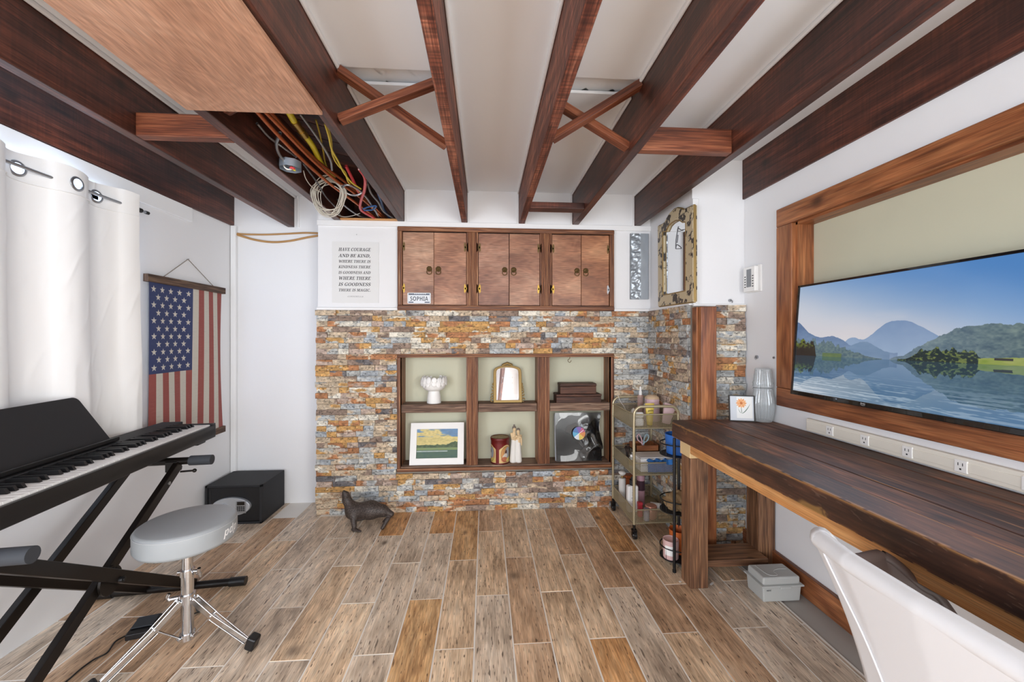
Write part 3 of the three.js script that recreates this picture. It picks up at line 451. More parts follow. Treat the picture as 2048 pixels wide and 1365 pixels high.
{
  // carved figurine: two figures in white dresses embracing
  const z = -2.85, p = onZ(1032, 924, z), t = thing('figurine', 'carved figurine of two people in white dresses embracing', 'figurine', [p.x, NB, z]);
  function field(fn, res, half, cy, m, name) {
    const mc = new MarchingCubes(res, m, false, false, 60000); mc.isolation = 0;
    for (let k = 0; k < res; k++) for (let j = 0; j < res; j++) for (let i = 0; i < res; i++) mc.field[k * res * res + j * res + i] = -fn((i / (res / 2) - 1) * half, (j / (res / 2) - 1) * half + cy, (k / (res / 2) - 1) * half);
    mc.update(); const n = mc.count, g = new THREE.BufferGeometry(); g.setAttribute('position', new THREE.BufferAttribute(mc.positionArray.slice(0, n * 3), 3)); g.setAttribute('normal', new THREE.BufferAttribute(mc.normalArray.slice(0, n * 3), 3)); g.setAttribute('uv', new THREE.BufferAttribute(new Float32Array(n * 2), 2)); g.scale(half, half, half); g.translate(0, cy, 0); g.computeVertexNormals(); return obj(name, g, m, t);
  }
  const cap = (px, py, pz, a, b, ra, rb) => { const ax = px - a[0], ay = py - a[1], az = pz - a[2], bx = b[0] - a[0], by = b[1] - a[1], bz = b[2] - a[2]; const h = clamp((ax * bx + ay * by + az * bz) / (bx * bx + by * by + bz * bz)); return Math.hypot(ax - bx * h, ay - by * h, az - bz * h) - mix(ra, rb, h); };
  const smin = (a, b, k) => { const h = clamp(0.5 + 0.5 * (b - a) / k); return mix(b, a, h) - k * h * (1 - h); };
  const skin = mat('carvedSkin', { color: 0xdcc096, roughness: 0.6 }), dress = mat('carvedDress', { color: 0xe9e6df, roughness: 0.65 }), hair = mat('carvedHair', { color: 0x7d7268, roughness: 0.7 });
  field((x, y, z2) => { let d = 9; for (const [ox, top] of [[-0.017, 0.17], [0.015, 0.155]]) d = smin(d, Math.max(cap(x, y, z2, [ox * 1.25, 0.012, 0], [ox, top, 0], 0.024, 0.016), -y), 0.006); return d; }, 56, 0.11, 0.098, dress, 'dresses');
  field((x, y, z2) => { let d = 9; for (const [ox, b] of [[-0.015, 0], [0.018, -0.016]]) { d = smin(d, cap(x, y, z2, [ox, 0.165 + b, 0], [ox, 0.205 + b, 0], 0.017, 0.013), 0.006); d = smin(d, cap(x, y, z2, [ox, 0.205 + b, 0.001], [ox + (ox < 0 ? 0.003 : -0.003), 0.238 + b, 0.004], 0.006, 0.0125), 0.006); }
    d = smin(d, cap(x, y, z2, [-0.034, 0.205, 0.002], [-0.028, 0.17, 0.014], 0.0075, 0.006), 0.004); d = smin(d, cap(x, y, z2, [-0.028, 0.17, 0.014], [0.006, 0.19, 0.024], 0.006, 0.0045), 0.004);
    d = smin(d, cap(x, y, z2, [0.034, 0.19, 0.002], [0.03, 0.182, 0.018], 0.0075, 0.006), 0.004); d = smin(d, cap(x, y, z2, [0.03, 0.182, 0.018], [-0.004, 0.196, 0.023], 0.006, 0.0045), 0.004); d = smin(d, cap(x, y, z2, [0.036, 0.19, -0.004], [0.04, 0.12, 0.006], 0.006, 0.0045), 0.004); return d; }, 60, 0.07, 0.19, skin, 'bodies');
  field((x, y, z2) => { let d = 9; for (const [ox, b] of [[-0.013, 0], [0.016, -0.016]]) { d = Math.min(d, Math.max(cap(x, y, z2, [ox, 0.242 + b, -0.002], [ox, 0.246 + b, -0.003], 0.0145, 0.014), (z2 - 0.008) + (0.244 + b - y) * 0.9)); } d = Math.min(d, cap(x, y, z2, [-0.013, 0.263, -0.002], [-0.013, 0.264, -0.002], 0.007, 0.007)); return d; }, 48, 0.04, 0.245, hair, 'hair');
}
{
  // records in a black wrapper
  const z = -2.845, p = onZ(1156, 922, z);
  const slv = ['pale sleeve standing at the back of the records', 'white record sleeve standing behind the black wrapped one'];
  for (let i = 0; i < 2; i++) { const t = obj('record_sleeve', box(0.315, 0.332, 0.004, 0, 0.166, 0, 'x', 0.001), i ? M.white2 : mat('sleeveGrey', { color: 0xb9bcc4, roughness: 0.4 })); t.position.set(p.x - 0.006 + i * 0.004, NB, z - 0.018 + i * 0.011); t.rotation.x = -0.16; tag(t, slv[i], 'record', 'records in the niche'); }
  const t = thing('wrapped_record', 'glossy black plastic wrapped record with rainbow disc in the niche', 'record', [p.x + 0.006, NB, z + 0.008]); t.rotation.x = -0.15;
  const N = 60, g = new THREE.PlaneGeometry(0.335, 0.345, N, N), q = g.attributes.position;
  for (let i = 0; i < q.count; i++) { const x = q.getX(i), y = q.getY(i), u = x / 0.335 + 0.5, v = y / 0.345 + 0.5; const crease = sm(0.35, 0.9, u + (v < 0.5 ? 0.15 : 0.2) * Math.sin(v * 3)); const f = Math.abs(fbm(u + v * 0.5, v - u * 0.4, 3, 3, 2, 601) - 0.5) * 2; q.setZ(i, 0.004 + (1 - f) * (1 - f) * 0.012 * (0.06 + crease * crease) * (0.4 + v * 0.6)); if (u > 0.9 && v > 0.25) q.setX(i, x + 0.012 * Math.sin(v * 7)); }
  g.computeVertexNormals(); g.translate(0, 0.174, 0); obj('black_wrapper', g, M.blackGloss, t); obj('sleeve', box(0.32, 0.33, 0.004, 0, 0.167, 0, 'x', 0.001), M.white2, t);
  const dt = canvasTex(256, 256, (c) => { const cols = ['#d8dfe8', '#58a9cf', '#3f6fb0', '#7a57a8', '#c0567f', '#d98a4a', '#e0c25a']; cols.forEach((k, i) => { c.fillStyle = k; c.beginPath(); c.moveTo(128, 128); c.arc(128, 128, 128, i * 0.9, i * 0.9 + 0.92); c.fill(); }); c.strokeStyle = '#eee'; c.lineWidth = 10; c.beginPath(); c.moveTo(70, 40); c.lineTo(200, 220); c.stroke(); });
  const d = new THREE.CylinderGeometry(0.046, 0.046, 0.003, 32); d.rotateX(Math.PI / 2); d.translate(0.0, 0.2, 0.0275); obj('rainbow_disc', d, mat('discPrint', { map: dt, roughness: 0.25 }), t);
}
// ---- wall text
{
  const w = 0.316, h = 0.423, t = thing('quote_print', 'white paper print with black italic quote on the wall', 'print', [-0.894, 1.453, ZS + 0.001]);
  const tx = canvasTex(1024, 1370, (c, W2, H2) => { c.fillStyle = '#e2e2e1'; c.fillRect(0, 0, W2, H2); c.fillStyle = '#2b2b2d'; c.textAlign = 'left';
    const L = [['HAVE COURAGE', 195, 104], ['AND BE KIND,', 338, 104], ['WHERE THERE IS', 464, 88], ['KINDNESS THERE', 592, 88], ['IS GOODNESS AND', 722, 88], ['WHERE THERE', 858, 104], ['IS GOODNESS', 1000, 104], ['THERE IS MAGIC.', 1128, 88]];
    for (const [s, y, fs] of L) { c.font = `italic bold ${fs}px serif`; const m = c.measureText(s).width; c.save(); c.translate(125, y); c.scale(725 / m, 1); c.fillText(s, 0, 0); c.restore(); }
    c.font = 'italic 40px serif'; c.fillText('-C I N D E R E L L A', 325, 1258); });
  const R = rng(31), pts = []; const N = 26; for (let i = 0; i <= N; i++) pts.push([-w / 2 + w * i / N, (R() - 0.5) * 0.003]); for (let i = 1; i <= N; i++) pts.push([w / 2 + (R() - 0.5) * 0.004, h * i / N]); for (let i = 1; i <= N; i++) pts.push([w / 2 - w * i / N, h + (R() - 0.5) * 0.002]); for (let i = 1; i < N; i++) pts.push([-w / 2 + (R() - 0.5) * 0.003, h - h * i / N]);
  obj('paper', plate(pts, 0.003), mat('paperEdge', { color: 0xe2e2e1, roughness: 0.8 }), t);
  const f = new THREE.PlaneGeometry(w * 0.97, h * 0.97); f.translate(0, h / 2, 0.0036); obj('printed_text', f, mat('quote', { map: tx, roughness: 0.8 }), t);
  tag(obj('picture_nail', rod([-0.888, 1.926, ZS], [-0.884, 1.926, ZS + 0.012], 0.002, 6), M.steel), 'small nail in the wall above the quote print', 'nail');
}
// ---- foil covered opening
{
  const t = thing('foil_cover', 'crinkled silver foil panel covering a wall opening beside the arched mirror', 'panel', [1.115, 1.49, ZS + 0.002]);
  const w = 0.128, h = 0.475, g = new THREE.PlaneGeometry(w, h, 24, 80), q = g.attributes.position;
  for (let i = 0; i < q.count; i++) { const u = q.getX(i) / w + 0.5, v = q.getY(i) / h + 0.5; q.setZ(i, 0.006 + (u < 0.52 ? fbm(u * 0.5, v, 10, 26, 3, 641) * 0.022 : 0.01 + fbm(u, v, 3, 6, 2, 651) * 0.003)); }
  g.computeVertexNormals(); g.translate(0, h / 2, 0); obj('foil', g, mat('foil', { color: 0xb4bcc4, roughness: 0.42, metalness: 0.8 }), t);
  obj('foil_edge', [box(w, 0.008, 0.016, 0, 0.004, 0.008), box(w, 0.008, 0.016, 0, h - 0.004, 0.008), box(0.007, h, 0.016, -w / 2, h / 2, 0.008), box(0.007, h, 0.016, w / 2, h / 2, 0.008)], M.foilEdge || mat('foilEdge', { color: 0x8d9196, roughness: 0.4, metalness: 0.8 }), t);
}
// ---- arched wall mirror on the return (faces -x)
{
  const px = [[1316.6, 453.3], [1323, 450.5], [1329.5, 445.7], [1334, 437], [1340, 427], [1347, 420], [1354, 417], [1361, 418], [1366.7, 421], [1375, 417], [1386.5, 411.5], [1387, 603], [1317.5, 612.5]];
  const pin = [[1326, 464], [1333, 463], [1338, 452], [1344, 446], [1352, 441.5], [1360, 441], [1366, 445], [1372, 444.5], [1372, 582], [1326.5, 591]];
  const XM = 1.197, conv = (a) => a.map(([u, v]) => { const q = onX(u, v, XM - 0.02); return [q.z, q.y]; });
  const o = conv(px), inn = conv(pin), zc = (o[0][0] + o[11][0]) / 2, yb = Math.min(...o.map((q) => q[1]));
  const t = thing('arched_mirror', 'arched wall mirror with gold and black patterned frame', 'mirror', [XM, yb, zc]); t.rotation.y = -Math.PI / 2;
  const loc = (a) => a.map(([z, y]) => new THREE.Vector2(z - zc, y - yb)), S = new THREE.Shape(loc(o)); S.holes.push(new THREE.Path(loc(inn).reverse()));
  const ptx = dataTex(512, 512, (u, v) => { const a = fbm(u, v, 9, 9, 4, 701), b = fbm(u, v, 22, 22, 3, 711); const k = sm(0.5, 0.54, a) * sm(0.4, 0.52, b); return mix3([196, 180, 146], [62, 54, 48], k); }, 0.4, 0.4);
  const fg = new THREE.ExtrudeGeometry(S, { depth: 0.022, bevelEnabled: true, bevelSize: 0.002, bevelThickness: 0.002, bevelSegments: 1 }); grain(fg, 'x', false);
  obj('frame', fg, mat('mirrorFrame', { map: ptx, roughness: 0.45 }), t);
  const edge = loc(o), gE = []; for (let i = 0; i < edge.length; i++) { const a = edge[i], b = edge[(i + 1) % edge.length]; gE.push(rod([a.x, a.y, 0.012], [b.x, b.y, 0.012], 0.009, 6)); } obj('gold_edge', gE, M.gold, t);
  const iE = loc(inn), gI = []; for (let i = 0; i < iE.length; i++) { const a = iE[i], b = iE[(i + 1) % iE.length]; gI.push(rod([a.x, a.y, 0.022], [b.x, b.y, 0.022], 0.004, 6)); } obj('inner_bead', gI, M.gold, t);
  obj('mirror_glass', at(new THREE.ExtrudeGeometry(new THREE.Shape(loc(inn)), { depth: 0.003, bevelEnabled: false }), 0, 0, 0.008), M.mirror, t);
  const fl = (a) => a.map(([u, v]) => { const q = onX(u, v, XM - 0.011); return [q.z - zc, q.y - yb, 0.0125]; });
  obj('painted_outline', [tube(fl([[1357, 453], [1354, 468], [1352, 482], [1351.5, 498]]), 0.0018, 20, 5), tube(fl([[1356, 456], [1362, 460], [1371, 459]]), 0.002, 12, 5), tube(fl([[1357, 453], [1355, 462], [1366, 461]]), 0.0018, 12, 5), tube(fl([[1351.5, 498], [1353, 490], [1363, 497], [1352, 498]]), 0.0022, 16, 5), tube(fl([[1356, 470], [1355, 480], [1354, 486]]), 0.002, 10, 5)], mat('outlinePaint', { color: 0x6d6f74, roughness: 0.5 }), t);
}
// ---- corner post
{
  const t = thing('corner_post', 'reddish wooden post standing at the slate corner behind the workbench', 'post', [1.235, 0, -2.165]);
  obj('post_body', box(0.09, 1.385, 0.088, 0, 0.6925, 0, 'y', 0.004), M.red, t);
  obj('side_strip', box(0.008, 1.385, 0.05, -0.049, 0.6925, -0.012, 'y', 0.002), M.red, t);
}
// ---- thermostat
{
  const t = thing('thermostat', 'white wall thermostat with grey screen and buttons', 'thermostat', [XR, 1.47, -2.14]); t.rotation.y = -Math.PI / 2;
  obj('back_plate', box(0.125, 0.148, 0.012, 0, 0.072, 0.006, 'x', 0.004), M.white2, t); obj('housing', box(0.098, 0.14, 0.024, -0.008, 0.072, 0.02, 'x', 0.005), M.white2, t);
  obj('screen', box(0.038, 0.1, 0.004, -0.006, 0.078, 0.032, 'x', 0.001), mat('lcd', { color: 0x83878a, roughness: 0.25 }), t);
  for (const s of [-1, 1]) for (let k = 0; k < 5; k++) obj('button', box(0.009, 0.005, 0.003, -0.006 + s * 0.032, 0.03 + k * 0.0145, 0.0325), M.blackMatte, t);
  tag(obj('wall_screw', [rod([1.425, 1.43, -2.235], [1.425, 1.43, -2.222], 0.008, 10), tube([[1.425, 1.43, -2.224], [1.43, 1.425, -2.214], [1.427, 1.415, -2.212]], 0.003, 10, 6)], M.steel), 'bent screw in the white wall above the slate return', 'screw');
}

// ================================================================== LEFT SIDE
// ---- curtain on its rod
{
  const z0 = -2.105, z1 = -0.62, yTop = 1.925, yBot = 0.70, NU = 260, NV = 70, Lz = z1 - z0;
  const xs = (z, v) => { const ph = (z + 1.885) / 0.305 * 6.2832; const s = Math.sin(ph), sq = Math.sign(s) * Math.pow(Math.abs(s), 0.7); return -1.752 + sq * 0.036 * (0.85 + 0.3 * vn(z * 3 + 20, v * 2, 64, 64, 7)); };
  const c = thing('curtain', 'white grommet curtain hanging in deep folds before the window', 'curtain', [-1.752, yBot, -1.4]);
  const pos = [], uv = [], idx = [];
  for (let j = 0; j <= NV; j++) for (let i = 0; i <= NU; i++) {
    const u = i / NU, v = j / NV, z = z0 + Lz * u + (1 - v) * 0.006 * Math.sin(u * 40), low = 1 - v;
    let x = xs(z, v) + (fbm(u, v, 20, 3, 2, 801) - 0.5) * 0.012 * (0.4 + low) + (1 - sm(0, 0.06, Math.abs(fbm(u + v * 0.3, v, 14, 6, 2, 811) - 0.5))) * 0.0025 + low * low * 0.02;
    if (low > 0.82) x += (fbm(u, v, 34, 14, 2, 821) - 0.5) * 0.03 * (low - 0.82) / 0.18;
    x = clamp(x, -1.815, -1.706); pos.push(x + 1.752, (yBot + (yTop - yBot) * v) - yBot + 0.006 * Math.sin(u * 31), z + 1.4); uv.push(u, v);
  }
  for (let j = 0; j < NV; j++) for (let i = 0; i < NU; i++) { const a = j * (NU + 1) + i, b = a + 1, d = a + NU + 1, e = d + 1; idx.push(a, d, b, b, d, e); }
  const g = new THREE.BufferGeometry(); g.setAttribute('position', new THREE.Float32BufferAttribute(pos, 3)); g.setAttribute('uv', new THREE.Float32BufferAttribute(uv, 2)); g.setIndex(idx); g.computeVertexNormals();
  const gz = []; for (let k = 0; k < 10; k++) { const z = -1.952 + k * 0.1525; if (z < z1 - 0.02) gz.push(z); }
  const al = canvasTex(2048, 1660, (q, w, h) => { q.fillStyle = '#fff'; q.fillRect(0, 0, w, h); q.fillStyle = '#000'; for (const z of gz) { const u = (z - z0) / Lz, v = (1.862 - yBot) / (yTop - yBot); q.beginPath(); q.ellipse(u * w, (1 - v) * h, 0.0205 / Lz * w, 0.0225 / (yTop - yBot) * h, 0, 0, 7); q.fill(); } }); al.colorSpace = THREE.NoColorSpace;
  obj('cloth', g, mat('curtainCloth', { color: 0xeeedeb, roughness: 0.85, alphaMap: al, alphaTest: 0.5, transmission: 0.02, thickness: 0, side: THREE.DoubleSide }), c);
  const hem = []; for (let i = 0; i <= 120; i++) { const z = z0 + Lz * i / 120; hem.push([clamp(xs(z, 0.9), -1.815, -1.706) + 1.752 + 0.003, 1.815 - yBot, z + 1.4]); } obj('hem_stitch', tube(hem, 0.0016, 240, 5), M.white2, c);
  for (const z of gz) { const x = xs(z, 0.96), dx = (xs(z + 0.004, 0.96) - xs(z - 0.004, 0.96)) / 0.008; const r = lathe([[0.021, -0.003], [0.024, -0.004], [0.03, -0.002], [0.031, 0], [0.03, 0.002], [0.024, 0.004], [0.021, 0.003], [0.0205, 0], [0.021, -0.003]], 28); r.rotateZ(Math.PI / 2); r.rotateY(-Math.atan(dx)); r.translate(x + 1.752 + 0.002, 1.862 - yBot, z + 1.4); obj('grommet', r, M.steel, c); }
  const t = thing('curtain_rod', 'thin grey metal curtain rod on a black bracket', 'rod', [-1.752, 1.862, -1.4]);
  obj('rod', rod([0, 0, -0.785], [0, 0, 1.0], 0.0065, 12), M.steel, t); obj('rod_end', rod([0, 0, -0.80], [0, 0, -0.782], 0.0085, 12), M.blackMetal, t);
  obj('bracket', [rod([0, 0, -0.756], [0, 0, -0.736], 0.0115, 12), rod([0, -0.004, -0.746], [-0.062, -0.004, -0.746], 0.006, 8), box(0.006, 0.05, 0.02, -0.06, -0.004, -0.746)], M.blackMetal, t);
}
// ---- flag wall hanging
{
  const zA = -2.272, zB = -2.882, yT = 1.517, yB = 0.592, w = zA - zB, h = yT - yB;
  const t = thing('flag_hanging', 'faded stars and stripes cloth wall hanging on wooden slats', 'wall hanging', [XL + 0.002, yB, (zA + zB) / 2]); t.rotation.y = Math.PI / 2;
  const tx = canvasTex(1024, 1550, (c, W2, H2) => {
    const cr = '#c6c0b4', rd = '#96504a', nv = '#363f66'; c.fillStyle = cr; c.fillRect(0, 0, W2, H2);
    for (let i = 0; i < 13; i += 2) { c.fillStyle = rd; c.fillRect(i * W2 / 13, 0, W2 / 13, H2); }
    c.fillStyle = nv; c.fillRect(0, 0, W2 * 7 / 13, H2 * 0.545); c.fillStyle = '#cfc9bd';
    const star = (x, y, r) => { c.beginPath(); for (let k = 0; k < 10; k++) { const a = -Math.PI / 2 + k * Math.PI / 5, q = k % 2 ? r * 0.4 : r; c.lineTo(x + Math.cos(a) * q, y + Math.sin(a) * q); } c.fill(); };
    const cw = W2 * 7 / 13, ch = H2 * 0.545; for (let r = 0; r < 11; r++) { const n = r % 2 ? 4 : 5; for (let k = 0; k < n; k++) star(cw * ((r % 2 ? 2 : 1) + 2 * k) / 10, ch * (r + 0.85) / 11.6, 34); }
    const R = rng(3); for (let i = 0; i < 2600; i++) { c.fillStyle = `rgba(${R() < 0.5 ? '220,210,195' : '60,50,45'},${R() * 0.06})`; c.fillRect(R() * W2, R() * H2, 4 + R() * 60, 2 + R() * 6); }
  });
  const g = new THREE.PlaneGeometry(w, h, 40, 40), p = g.attributes.position; for (let i = 0; i < p.count; i++) { const u = p.getX(i) / w + 0.5, v = p.getY(i) / h + 0.5; p.setZ(i, 0.016 + 0.006 * Math.sin(u * 9 + v * 2) + (u > 0.93 ? -(u - 0.93) * 0.14 * Math.sin(v * 3.1) : 0)); } g.computeVertexNormals(); g.translate(0, h / 2, 0);
  obj('printed_cloth', g, mat('flagCloth', { map: tx, roughness: 0.85, side: THREE.DoubleSide }), t);
  const slat = wood('greySlat', T.barn, { color: 0xb8aea2, roughness: 0.7 });
  obj('top_slat', box(w + 0.03, 0.042, 0.026, 0, h + 0.019, 0.016, 'x', 0.002), slat, t); obj('bottom_slat', box(w + 0.03, 0.042, 0.026, 0, -0.012, 0.016, 'x', 0.002), slat, t);
  obj('hanging_string', [rod([-w * 0.33, h + 0.038, 0.014], [0, h + 0.178, 0.006], 0.0022, 6), rod([w * 0.36, h + 0.038, 0.014], [0, h + 0.178, 0.006], 0.0022, 6)], mat('string', { color: 0x8d8377, roughness: 0.9 }), t);
  tag(obj('hanging_nail', rod([XL, 1.694, (zA + zB) / 2], [XL + 0.014, 1.697, (zA + zB) / 2], 0.0025, 8), M.steel), 'small nail holding the string of the flag hanging', 'nail');
}
// ---- keyboard and its stand share one turned frame
const PB = [-1.39, 0, -1.55], PT = 6 * Math.PI / 180;
{
  const t = thing('digital_piano', 'black digital piano with music rest on an X stand', 'piano', PB, PT); const zF = -0.71, zN = 0.6;
  obj('case', [span(-0.246, 0.012, 0.676, 0.728, zF, zN, 'z', 0.006), span(-0.004, 0.012, 0.69, 0.7415, zF, zN, 'z', 0.003), span(-0.15, 0.011, 0.70, 0.752, zF, zF + 0.024, 'z', 0.003), span(-0.15, 0.011, 0.70, 0.752, zN - 0.024, zN, 'z', 0.003)], M.black, t);
  obj('control_panel', span(-0.246, -0.146, 0.70, 0.765, zF, zN, 'z', 0.004), M.blackMatte, t);
  for (const q of [zF + 0.03, zN - 0.1]) obj('underside_foot', span(-0.22, -0.02, 0.655, 0.68, q, q + 0.07, 'z', 0.006), M.black, t);
  const ks = zF + 0.025, kw = (zN - 0.025 - ks) / 52, wg = new RoundedBoxGeometry(0.142, 0.02, kw - 0.0011, 1, 0.0012), bg = new THREE.BoxGeometry(0.092, 0.016, 0.0105), bp = bg.attributes.position;
  for (let i = 0; i < bp.count; i++) if (bp.getY(i) > 0) { bp.setZ(i, bp.getZ(i) * 0.85); if (bp.getX(i) > 0) bp.setX(i, bp.getX(i) - 0.009); } bg.computeVertexNormals();
  const keyWhite = mat('keyWhite', { color: 0xf1f0ee, roughness: 0.25 });
  for (let i = 0; i < 52; i++) {
    const k = obj('white_key', wg, keyWhite, t); k.position.set(-0.075, 0.738, ks + kw * (i + 0.5));
    const n = i % 7; // 0=C 1=B 2=A 3=G 4=F 5=E 6=D counted down from the highest C
    if ([1, 2, 3, 5, 6].includes(n) && i < 51) { const b = obj('black_key', bg, M.black, t); b.position.set(-0.1, 0.756, ks + kw * (i + 1)); }
  }
  // music rest
  const s = new THREE.Shape(); s.moveTo(-0.3, 0); s.lineTo(0.3, 0); s.lineTo(0.255, 0.185); s.quadraticCurveTo(0.25, 0.205, 0.23, 0.207); s.lineTo(-0.23, 0.207); s.quadraticCurveTo(-0.25, 0.205, -0.255, 0.185); s.lineTo(-0.3, 0);
  const g = new THREE.ExtrudeGeometry(s, { depth: 0.008, bevelEnabled: true, bevelSize: 0.003, bevelThickness: 0.002, bevelSegments: 2 }); g.rotateX(-0.42); g.rotateY(Math.PI / 2); g.translate(-0.2, 0.772, 0.0);
  const mr = obj('music_rest', g, M.blackMatte, t); obj('rest_ledge', span(-0.208, -0.16, 0.768, 0.776, -0.305, 0.305, 'z', 0.002), M.black, mr); obj('ledge_lip', span(-0.166, -0.158, 0.77, 0.786, -0.305, 0.305, 'z', 0.003), M.black, mr);
}
{
  const t = thing('keyboard_stand', 'black double X keyboard stand with grey rubber ends', 'stand', PB, PT);
  for (const z of [-0.42, 0.42]) { obj('support_arm', rod([0.06, 0.634, z], [-0.29, 0.634, z], 0.0165, 14), M.blackMetal, t); obj('rubber_end', [rod([0.05, 0.634, z], [0.142, 0.634, z], 0.0225, 20)], M.rubber, t); obj('arm_post', box(0.05, 0.05, 0.04, -0.02, 0.612, z, 'x', 0.004), M.blackMetal, t); }
  for (const z of [-0.46, 0.46]) { obj('foot_tube', rod([0.2, 0.021, z], [-0.3, 0.021, z], 0.017, 14), M.blackMetal, t); for (const s of [0.2, -0.36]) obj('rubber_foot', rod([s, 0.021, z], [s + 0.07, 0.021, z], 0.0208, 18), M.black, t); }
  const up = V(0, 1, 0);
  for (const x of [0.0, -0.2]) { obj('cross_bar', bar([x, 0.03, 0.46], [x, 0.62, -0.42], 0.024, 0.042, up), M.blackMetal, t); obj('cross_bar', bar([x + 0.042, 0.62, 0.42], [x + 0.042, 0.03, -0.46], 0.024, 0.042, up), M.blackMetal, t); }
  const dd = new THREE.CylinderGeometry(0.05, 0.05, 0.008, 32); dd.rotateZ(Math.PI / 2); obj('lock_disc', at(dd, 0.022, 0.325, 0.0), M.blackMetal, t);
  const holes = []; for (let k = 0; k < 6; k++) { const q = new THREE.CylinderGeometry(0.005, 0.005, 0.009, 10); q.rotateZ(Math.PI / 2); q.translate(0.023, 0.325 + Math.sin(0.5 + k * 0.4) * 0.04, Math.cos(0.5 + k * 0.4) * -0.04); holes.push(q); } obj('disc_hole', holes, M.blackMatte, t);
  obj('pivot_bolt', [rod([0.04, 0.325, 0], [0.066, 0.325, 0], 0.011, 16), rod([0.06, 0.325, 0], [0.07, 0.325, 0], 0.006, 10)], M.black, t);
  obj('release_lever', [rod([0.02, 0.59, -0.4], [0.075, 0.592, -0.4], 0.0045, 8), at(new THREE.SphereGeometry(0.009, 12, 10), 0.078, 0.592, -0.4)], M.blackMetal, t);
  obj('rivet', rod([0.012, 0.56, -0.335], [0.015, 0.56, -0.335], 0.008, 12), M.steel, t);
}
// ---- drum stool
{
  const t = thing('drum_stool', 'grey round vinyl drum stool on chrome tripod legs', 'stool', [-1.165, 0, -1.645]); const R = 0.162;
  const seat = obj('seat', lathe([[0, 0.407], [R - 0.03, 0.407], [R - 0.008, 0.414], [R, 0.427], [R, 0.481], [R - 0.004, 0.491], [R - 0.012, 0.4965], [R - 0.06, 0.5], [0, 0.501]], 64), M.greyVinyl, t);
  obj('seam', at(new THREE.TorusGeometry(R - 0.0005, 0.0014, 6, 72).rotateX(Math.PI / 2), 0, 0.484, 0), mat('seamThread', { color: 0xb4b7ba, roughness: 0.7 }), seat);
  const al = canvasTex(512, 128, (c, w, h) => { c.fillStyle = '#000'; c.fillRect(0, 0, w, h); c.fillStyle = '#fff'; c.font = 'bold italic 120px sans-serif'; c.textAlign = 'center'; c.fillText('pdp', 256, 92); }); al.colorSpace = THREE.NoColorSpace;
  const band = new THREE.CylinderGeometry(R + 0.0008, R + 0.0008, 0.045, 32, 1, true, 1.02, 1.1); band.translate(0, 0.453, 0); obj('seat_logo', band, mat('logoWhite', { color: 0xf0f0f0, alphaMap: al, transparent: true, roughness: 0.5 }), seat);
  obj('seat_plate', lathe([[0, 0.392], [0.05, 0.392], [0.052, 0.407]], 24), M.blackMatte, t);
  obj('upper_tube', rod([0, 0.2, 0], [0, 0.4, 0], 0.0175, 24), M.chrome, t); obj('lower_tube', rod([0, 0.035, 0], [0, 0.285, 0], 0.0205, 24), M.chrome, t);
  obj('height_collar', [rod([0, 0.282, 0], [0, 0.305, 0], 0.024, 24), rod([-0.034, 0.294, 0.004], [0.034, 0.294, -0.004], 0.0055, 10)], M.chrome, t);
  obj('wing_nut', [tube([[0.036, 0.286, 0], [0.046, 0.294, 0.006], [0.05, 0.312, 0.01]], 0.006, 10, 8), tube([[0.036, 0.286, 0], [0.042, 0.282, -0.006], [0.04, 0.268, -0.012]], 0.006, 10, 8)], M.chrome, t);
  obj('leg_collar', [rod([0, 0.178, 0], [0, 0.21, 0], 0.0265, 24), rod([-0.026, 0.2, 0.01], [-0.05, 0.2, 0.02], 0.008, 10), tube([[-0.05, 0.195, 0.02], [-0.058, 0.208, 0.022], [-0.052, 0.224, 0.022]], 0.006, 10, 8)], M.chrome, t);
  obj('base_collar', [rod([0, 0.034, 0], [0, 0.058, 0], 0.0255, 24)], M.chrome, t);
  for (const [ang, len] of [[-6, 0.262], [-127, 0.262], [118, 0.225]]) {   // angle about y, 0 = +x
    const a = ang * Math.PI / 180, d = V(Math.cos(a), 0, -Math.sin(a)), sd = V(Math.sin(a), 0, Math.cos(a)), at2 = (r, y, s = 0) => d.clone().multiplyScalar(r).add(V(0, y, 0)).addScaledVector(sd, s);
    const lg = []; for (const s of [-0.011, 0.011]) { lg.push(bar(at2(0.024, 0.192, s), at2(0.105, 0.125, s), 0.006, 0.024)); lg.push(bar(at2(0.1, 0.13, s), at2(len - 0.02, 0.032, s * 0.3), 0.006, 0.02)); }
    lg.push(bar(at2(0.09, 0.112, 0), at2(len - 0.03, 0.02, 0), 0.014, 0.004)); obj('leg', lg, M.chrome, t);
    obj('leg_strut', bar(at2(0.024, 0.046), at2(0.1, 0.125), 0.022, 0.005), M.chrome, t); obj('rivet', [rod(at2(0.1, 0.128, -0.017), at2(0.1, 0.128, 0.017), 0.0055, 10), rod(at2(0.03, 0.19, -0.016), at2(0.03, 0.19, 0.016), 0.005, 10), rod(at2(0.03, 0.046, -0.014), at2(0.03, 0.046, 0.014), 0.005, 10)], M.chrome, t);
    const f = new RoundedBoxGeometry(0.036, 0.05, 0.042, 2, 0.008); f.rotateZ(-0.35); f.rotateY(a); const q = at2(len, 0.027); obj('rubber_foot', at(f, q.x, q.y, q.z), M.black, t);
  }
}
